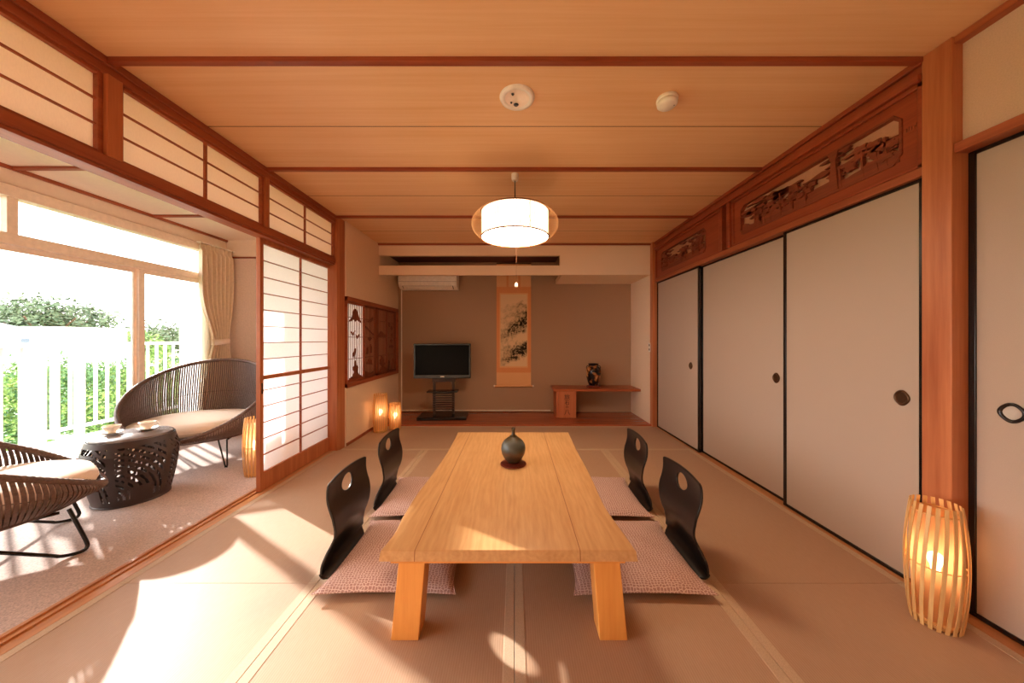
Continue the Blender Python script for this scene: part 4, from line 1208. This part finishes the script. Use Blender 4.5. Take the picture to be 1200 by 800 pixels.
for row, (dist, hh, step) in enumerate(((14.3, .80, .205), (17.4, .84, .155), (21.0, .88, .13), (26, .95, .112), (32, .98, .095))):
    az = -1.76+.07*row
    while az < -.98:
        y = dist*cos(math.atan(-az)); x = az*y
        lx = protos[(k*7+row) % 3]
        if k < 3: d_ = protos[k]; d_.location = (x, y, GZ)
        else: d_ = dup(lx, (x, y, GZ), rb.uniform(0, 6.28), 'green garden bush seen through the balcony railing')
        sc_ = hh*rb.uniform(.88, 1.05); d_.scale = (sc_, sc_, sc_*rb.uniform(.95, 1.1)*(1.0, 1.3, 1.55, 1.5, 1.45)[row]); k += 1
        az += step
def tree(lab, loc, rad, h, seed, mat, leaf=.25, n_=5000, blobs=14):
    t = thing('tree', lab, 'tree', loc)
    foliage('crown', n_, rad, seed, leaf, mat, t, (0, 0, h), blobs)
    tr_ = MB().tube([(0, 0, -.1), (.1, 0, h*.4), (-.1, .1, h*.8), (0, 0, h)], .22, 8, rs=[.3, .25, .18, .08])
    rnd = random.Random(seed)
    for q in range(6):
        a = 2*pi*q/6; tr_.tube([(0, 0, h*.55), (rad[0]*.35*cos(a), rad[1]*.35*sin(a), h*.85), (rad[0]*.6*cos(a), rad[1]*.6*sin(a), h+rad[2]*.1)], .08, 6)
    tr_.build('trunk', M['bark'], t); return t
tree('broad grey-green tree rising behind the long white building', (-50.5, 35.3, GZ), (5.6, 5.0, 2.8), 6.1, 21, M['leaf2'], .24, 6500, 18)
tree('small bright green tree just in front of the broad one', (-38.3, 29.6, GZ), (1.9, 1.9, 1.3), 3.9, 22, M['leaf'], .2, 1800)
tree('rounded bright tree right of the white building', (-32.0, 28.0, GZ), (2.2, 2.2, 1.7), 3.1, 23, M['leaf'], .2, 2400)
tree('hazy green tree seen through the far window pane', (-38.6, 36.2, GZ), (3.8, 3.8, 2.6), 4.2, 24, M['leaf2'], .22, 3200)
# long white building
HB = thing('white_building', 'long low white building beyond the garden', 'building', (-32.6, 22.5, GZ), math.atan2(.05, 1))
MB().box(-2.9, 3.6, -2, 2, 0, 4.75).build('walls', M['housewhite'], HB)
MB().box(-3.0, 3.75, -2.15, 2.15, 4.75, 4.9).build('roof', M['housewhite'], HB)
for x in (-1.2, 1.6): B('window', M['houseroof'], x, x+.5, -2.02, -2.0, 3.9, 4.15, HB)
HR = thing('house', 'house corner with a blue-grey pitched roof at the window edge', 'house', (-44.9, 27.6, GZ-.5), .05)
MB().box(-3.5, 2.6, -2.4, 2.0, 0, 5.0).build('walls', M['housewhite'], HR)
MB().hexa([(-3.9, -2.8, 5.0), (3.0, -2.8, 5.0), (3.0, 2.4, 5.0), (-3.9, 2.4, 5.0)], [(-3.0, -.2, 6.2), (.6, -.2, 6.2), (.6, 0, 6.2), (-3.0, 0, 6.2)]).build('roof', M['houseroof'], HR)
MB().box(2.62, 2.74, -2.5, -2.4, 0, 5.0).build('downpipe', M['grey_metal'], HR)
NWB = thing('neighbour_wing', 'white neighbouring wing wall close beyond the far pane', 'building', (-7.0, 7.6, GZ))
MB().box(-.45, .75, -.3, 2.5, 0, 4.95).build('walls', M['housewhite'], NWB)
MB().box(-.5, .8, -.35, 2.55, 4.95, 5.05).build('parapet', M['housewhite'], NWB)

# ================================================================== LIGHT
sun = bpy.data.lights.new('sun', 'SUN'); sun.energy = 10.0; sun.color = (1, .93, .85); sun.angle = radians(.8)
so_ = bpy.data.objects.new('sun', sun); C.objects.link(so_)
d = Vector((-1.62, 1.0, .381*sqrt(1.62**2+1)))
so_.rotation_euler = d.to_track_quat('Z', 'Y').to_euler(); so_.location = (-8, 6, 4)

W = bpy.data.worlds.new('sky'); S.world = W; W.use_nodes = True
nt = W.node_tree; bg = nt.nodes['Background']
tc = nt.nodes.new('ShaderNodeTexCoord'); mp = nt.nodes.new('ShaderNodeMapping'); mp.inputs['Scale'].default_value = (1.2, 1.2, 7)
nt.links.new(tc.outputs['Generated'], mp.inputs['Vector'])
f = noise(nt, mp.outputs['Vector'], 2.4, 5, .6, .3)
col = ramp(nt, f, [(.38, (1.0, .88, .80)), (.50, (1.0, .97, .95)), (.62, (.93, .97, 1))])
nt.links.new(col, bg.inputs['Color']); bg.inputs['Strength'].default_value = 6.6

# ================================================================== CAMERA
cam = bpy.data.cameras.new('camera'); co = bpy.data.objects.new('camera', cam); C.objects.link(co)
co.location = (0, 0, 1.125); co.rotation_euler = (pi/2, 0, 0)
cam.sensor_width = 36; cam.lens = 385/1200*36; cam.shift_x = -3/1200; cam.shift_y = -3/1200
cam.clip_start = .05; cam.clip_end = 500
S.camera = co
